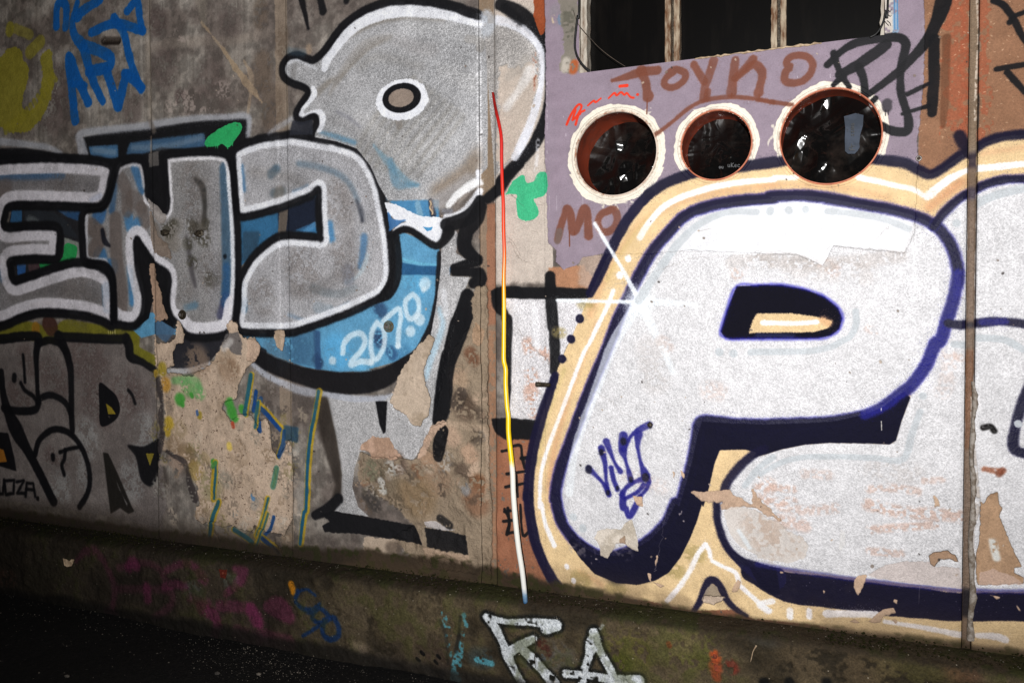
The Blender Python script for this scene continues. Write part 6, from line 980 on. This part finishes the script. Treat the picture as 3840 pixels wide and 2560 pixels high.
# label sheet and print on the film
lx = lambda px, py, y=.055: tuple(at(px, py, y))
sheet = [(3165, 437), (3208, 425), (3238, 432), (3236, 470), (3226, 505), (3222, 540), (3224, 552), (3216, 566), (3205, 577), (3180, 577), (3169, 567), (3168, 520), (3170, 480)]
nS = len(sheet); sv = [lx(x, y, .036) for i, (x, y) in enumerate(sheet)]; sv += [(p_[0], p_[1]+.0008, p_[2]) for p_ in sv]
lab = mesh_obj('film_label', sv, [tuple(range(nS))[::-1], tuple(range(nS, 2*nS))]+[(i, (i+1) % nS, nS+(i+1) % nS, nS+i) for i in range(nS)], STICK, films[2])
def glyphs(word, x, y, h, rot, plane, gap=1.0):
    G_ = {'P': [[(0, 0), (0, 1), (.5, 1), (.6, .75), (.5, .5), (0, .5)]], 'r': [[(0, 0), (0, .6)], [(0, .45), (.2, .6), (.38, .58)]], 's': [[(.4, .52), (.2, .6), (.05, .48), (.35, .2), (.2, 0), (0, .08)]], 'm': [[(0, 0), (0, .6)], [(0, .5), (.2, .6), (.28, .5), (.28, 0)], [(.28, .5), (.46, .6), (.56, .5), (.56, 0)]], 'o': [[(.2, 0), (.42, .15), (.42, .45), (.2, .6), (0, .45), (0, .15), (.2, 0)]],
          'u': [[(0, .6), (0, .1), (.2, 0), (.4, .1)], [(.4, .6), (.4, 0)]], 'K': [[(0, 0), (0, .9)], [(.5, .9), (0, .4), (.5, 0)]], 'e': [[(0, .3), (.4, .3), (.38, .5), (.2, .6), (0, .42), (0, .12), (.2, 0), (.4, .08)]], 'c': [[(.4, .5), (.2, .6), (0, .42), (0, .15), (.2, 0), (.4, .1)]], ' ': [[]], 'i': [[(0, 0), (0, .6)]]}
    out = []; ux = 0; c, s_ = math.cos(rot), math.sin(rot)
    for ch in word:
        for st in G_[ch]:
            if st: out.append([tuple(at(x+h*((ux+a)*c+b_*s_*1.0), y-h*(-(ux+a)*s_*-1.0 if 0 else ((ux+a)*s_+b_*c)) if 0 else y-h*((ux+a)*s_+b_*c*1.0), plane)) if not rot else tuple(at(x-h*b_+h, y-h*(ux+a), plane)) for a, b_ in st])
        ux += (.72 if ch not in 'm ' else .85)*gap
    return out
ribbon('lettering', glyphs('Pr', 3185, 563, 20, 1, .031)+glyphs('ssmo', 3186, 510, 17, 1, .031), .0011, INK, lab)
ribbon('lettering', glyphs('Jr'.replace('J', 'i'), 3172, 492, 9, 1, .031), .0005, INK, lab)
ribbon('printing', glyphs('ou', 2697, 632, 13, 0, .060)+glyphs('uKec', 2730, 627, 17, 0, .060), .0007, GINK, films[1])

# ------------------------------------------------------------ the rainbow coloured cable
m, t, b, L = nmat('hand_painted_rainbow_sheath'); b.inputs['Roughness'].default_value = .28; b.inputs['Specular IOR Level'].default_value = .5
tc = t.nodes.new('ShaderNodeTexCoord'); sx = t.nodes.new('ShaderNodeSeparateXYZ'); L(tc.outputs['Object'], sx.inputs[0])
nz = t.nodes.new('ShaderNodeTexNoise'); nz.inputs['Scale'].default_value = 90; L(tc.outputs['Object'], nz.inputs['Vector'])
ad = t.nodes.new('ShaderNodeMath'); ad.operation = 'MULTIPLY_ADD'; ad.inputs[1].default_value = .03; L(nz.outputs['Fac'], ad.inputs[0]); L(sx.outputs[2], ad.inputs[2])
mr = t.nodes.new('ShaderNodeMapRange'); z0c, z1c = at(1971, 2262, -.05).z, at(1848, 345, -.02).z; mr.inputs['From Min'].default_value = z0c; mr.inputs['From Max'].default_value = z1c; L(ad.outputs[0], mr.inputs[0])
cr = t.nodes.new('ShaderNodeValToRGB'); L(mr.outputs[0], cr.inputs[0]); L(cr.outputs[0], b.inputs['Base Color']); E = cr.color_ramp.elements
def fz(py): return (at(1890, py, -.02).z-z0c)/(z1c-z0c)
stops = [(0.0, (20, 70, 112)), (fz(2215), (24, 76, 120)), (fz(2185), (120, 150, 176)), (fz(2160), (226, 226, 222)), (fz(1730), (234, 232, 222)), (fz(1705), (240, 206, 20)), (fz(1150), (244, 192, 12)), (fz(1020), (246, 140, 14)), (fz(900), (240, 78, 22)), (fz(720), (226, 48, 26)), (fz(560), (206, 30, 22)), (fz(450), (196, 24, 18)), (fz(385), (130, 16, 10)), (1.0, (140, 18, 12))]
E[0].position = 0; E[0].color = lin(stops[0][1]); E[1].position = 1; E[1].color = lin(stops[-1][1])
for p_, c in stops[1:-1]: e = E.new(min(max(p_, .001), .999)); e.color = lin(c)
wp = [(1848, 347), (1852, 372), (1860, 415), (1872, 468), (1880, 520), (1881, 600), (1884, 700), (1887, 760), (1888, 850), (1891, 950), (1889, 1050), (1890, 1150), (1889, 1290), (1889, 1350), (1896, 1385), (1896, 1440), (1901, 1520), (1906, 1560), (1907, 1620), (1914, 1690), (1922, 1770), (1925, 1850), (1933, 1950), (1944, 2050), (1958, 2140), (1966, 2210), (1971, 2262)]
wps = [tuple(at(x, y, -.012-.058*sm((y-1100)/1160))) for x, y in wp]
tag(tube('painted_cable', wps, [.0042, .0062, .0062, .0064, .0068, .0080, .0088, .0088, .0092, .0098, .0100, .0098, .0085], m, seg=14, sub=5), 'stiff cable painted red, orange, yellow, white and blue, leaning upright against the wall', 'cable')

# ------------------------------------------------------------ small ironwork and scraps
def hexbolt(name, px, py, r, label, mat=BOLT, nut=True, y=0.0):
    c = at(px, py, y); v, f = [], []
    for (rad, yy, n_) in ((r*1.5, .001, 24), (r*1.5, -.002, 24)):
        v += [(c.x+rad*math.cos(2*math.pi*k/24), yy, c.z+rad*math.sin(2*math.pi*k/24)) for k in range(24)]
    f = [(k, (k+1) % 24, 24+(k+1) % 24, 24+k) for k in range(24)]+[tuple(24+k for k in range(24))]
    w = thing(name, label, 'bolt', (c.x, 0, c.z)); mesh_obj('washer', v, f, mat, w)
    v = []; 
    for (rad, yy) in ((r, -.002), (r, -.011), (r*.85, -.013)): v += [(c.x+rad*math.cos(math.pi*k/3+.3), yy, c.z+rad*math.sin(math.pi*k/3+.3)) for k in range(6)]
    f = [(a*6+k, a*6+(k+1) % 6, (a+1)*6+(k+1) % 6, (a+1)*6+k) for a in (0, 1) for k in range(6)]+[tuple(12+k for k in range(6))]
    mesh_obj('nut', v, f, mat, w)
    v = [(c.x+r*.5*math.cos(math.pi*k/6), yy, c.z+r*.5*math.sin(math.pi*k/6)) for yy in (-.012, -.020) for k in range(12)]
    mesh_obj('shank', v, [(k, (k+1) % 12, 12+(k+1) % 12, 12+k) for k in range(12)]+[tuple(12+k for k in range(12))], ZINC, w)
    return w
hexbolt('bolt', 1458, 1224, .016, 'hexagonal bolt painted over in pale blue on the blue belly by the 2070')
hexbolt('bolt', 684, 1180, .015, 'dark bolt in a pit at the lower left corner of the silver N', IRON)
for (px, py, lb) in ((622, 872, 'left of two rusted stubs in dark pits across the silver N'), (748, 876, 'right of two rusted stubs in dark pits across the silver N, glinting')):
    c = at(px, py); r = np.random.default_rng(px); v = []
    o = lump('iron_stub', (c.x, -.004, c.z), (.026, .012, .016), IRON, seed=px); tag(o, lb, 'iron stub', 'rusted stubs in the letter N')
    cv_ = at(px+12, py+4); 
c = at(3445, 595); sc_ = thing('screw', 'small ring-headed screw at the lower right corner of the lilac panel', 'screw', (c.x, 0, c.z))
k24 = [2*math.pi*k/20 for k in range(20)]
mesh_obj('washer', [(c.x+r_*math.cos(w), y_, c.z+r_*math.sin(w)) for (r_, y_) in ((.009, 0.001), (.009, -.006), (.0055, -.007), (.0045, -.004)) for w in k24], [(a*20+k, a*20+(k+1) % 20, (a+1)*20+(k+1) % 20, (a+1)*20+k) for a in range(3) for k in range(20)], ZINC, sc_, True)
lump('screw_head', (c.x, -.004, c.z), (.0038, .003, .0038), IRON, sc_, 3, 2)
tag(tube('peg', [tuple(at(2062, 1443, .004)), tuple(at(2040, 1442, -.012)), tuple(at(2010, 1440, -.034))], [.0085, .0085, .009], IRON, seg=10, sub=3), 'short black iron peg sticking out of the wall left of the tan border', 'peg')
c = at(1960, 950)
c = at(*P('22', 1205, 875)[0]); tag(lump('rivet', (c.x, -.004, c.z), (.009, .006, .009), IRON, seed=9), 'dark rivet at the upper end of the dark blue tag inside the P', 'rivet')
c = at(1613, 790); tag(tube('hook', C3(1610, 752, 1617, 765, 1612, 780, 1622, 795, 1620, 806, y=-.004), [.002, .004, .0035, .004, .002], SCRAP, seg=7), 'small curled stub of bared plaster at the throat of the silver head', 'plaster stub')
c = at(255, 2108, PL-.006)
sv = [(528, 520), (560, 530), (580, 545), (600, 528), (620, 530), (612, 560), (600, 585), (565, 592), (540, 580)]
pp = [tuple(at(*P('30', a, b_)[0], PL-.008-.002*(i % 3))) for i, (a, b_) in enumerate(sv)]; n9 = len(pp)
tag(mesh_obj('paper_scrap', pp+[(x, y+.002, z) for x, y, z in pp], [tuple(range(n9))[::-1], tuple(range(n9, 2*n9))]+[(i, (i+1) % n9, n9+(i+1) % n9, n9+i) for i in range(n9)], SCRAP), 'pale torn scrap stuck to the dark footing at the far left', 'scrap')
# twigs on the footing
tag(tube('twig', [tuple(at(*P('32', a, b_)[0], PL-.006)) for a, b_ in ((232, 1100), (238, 1180), (246, 1260), (236, 1350), (242, 1440))], [.0012, .0022, .0018, .0022, .001], IRON, seg=6), 'thin dark twig hanging over the leg of the white R', 'twig')
tag(tube('twig', [tuple(at(*P('32', a, b_)[0], PL-.006)) for a, b_ in ((2098, 1250), (2070, 1300), (2060, 1340), (2048, 1390))], [.003, .0012, .0018, .0008], SCRAP, seg=6), 'small pale sprig on the footing below the inverted V', 'twig')
# ragged filler squeezed out of the right joint
fp = []
v, f = [], []; r = np.random.default_rng(5); prevk = 0
zz_ = np.linspace(at(3650, 1430).z, at(3640, 2400).z, 60)
for i, z in enumerate(zz_):
    w_ = .006+.010*abs(math.sin(i*.35))*r.uniform(.3, 1)+.006*(i/60); x0_ = SEAM3+.004+.003*math.sin(i*.3)
    v += [(x0_, .004, z), (x0_+.003, -.006-r.uniform(0, .004), z), (x0_+w_, -.004-r.uniform(0, .003), z), (x0_+w_+.002, .002, z)]
    if i: a = (i-1)*4; f += [(a+k, a+k+1, a+5+k, a+4+k) for k in range(3)]
o = mesh_obj('joint_filler', v, f, flat_mat('grey_mastic', (150, 142, 134), (104, 92, 80), 60, .6, bump=.002), wall, True); o['label'] = 'ragged grey filler squeezed out of the right-hand joint'
# moss cushions, ground crumbs
def scatter(name, pts, smin, smax, mat, label, seed, flat=.6):
    r = np.random.default_rng(seed); base = np.array([(1, 0, 0), (-1, 0, 0), (0, 1, 0), (0, -1, 0), (0, 0, 1), (0, 0, -1)], float); fb = [(0, 2, 4), (2, 1, 4), (1, 3, 4), (3, 0, 4), (2, 0, 5), (1, 2, 5), (3, 1, 5), (0, 3, 5)]
    v, f = [], []
    for x, y, z in pts:
        s_ = r.uniform(smin, smax)*r.uniform(.5, 1.4); q = base*r.uniform(.5, 1.2, (6, 3))*s_; q[:, 2] *= flat; k = len(v); v += list(q+(x, y, z)); f += [tuple(k+j for j in t_) for t_ in fb]
    o = mesh_obj(name, v, f, mat); o['kind'] = 'stuff'; o['label'] = label; o['category'] = name.replace('_', ' '); return o
r = np.random.default_rng(21)
mp = []
for i in range(4200):
    x = r.uniform(-4.6, 1.2); g_ = math.sin(x*3.3)+math.sin(x*7.9+1)+.6*math.sin(x*17)
    if g_ < r.uniform(-1.2, 1.6): continue
    y = -r.uniform(0, 1)**1.6*.075; mp.append((x, y-.002, .3735+y*.17+(r.uniform(0, .012) if y > -.012 else 0)))
scatter('moss', mp, .0022, .0055, MOSSM, 'dark green moss cushions along the sloping top of the footing', 3, .8)
gp = []
for i in range(1500):
    x = r.uniform(-4.4, .6); y = -.09-abs(r.normal(0, .13 if i % 3 else .6)); gp.append((x, y, gz(x, y)+.0005))
for i in range(420):
    x = -2.15+r.normal(0, .22); y = -.22+r.normal(0, .09)
    if y < -.1: gp.append((x, y, gz(x, y)+.001))
scatter('crumbs', gp, .0012, .0034, STONEM, 'crumbs of stone and plaster scattered on the black asphalt', 5)
for k, (x, y, s_, lb_) in enumerate(((-2.75, -.62, .009, 'leftmost small pebble on the black asphalt, away from the footing'), (-1.95, -.52, .012, 'largest and rightmost pale pebble on the black asphalt'), (-2.25, -.36, .010, 'grey pebble near the spill of crumbs on the asphalt'), (-2.1, -.30, .008, 'small grey pebble lying on the asphalt closest to the footing'))): tag(lump('pebble', (x, y, gz(x, y)+s_*.4), (s_*1.4, s_, s_*.7), STONEM, seed=k+40, sub=1), lb_, 'pebble', 'pebbles on the asphalt')
cr_ = []
for i in range(420): cr_.append((r.uniform(-4.4, 1.1), -r.uniform(.005, .07), .372))
cr_ = [(x, y, .3745+y*.17) for x, y, z in cr_]
scatter('grit', cr_, .001, .003, STONEM, 'pale grit lying on the sloping top of the footing', 8)
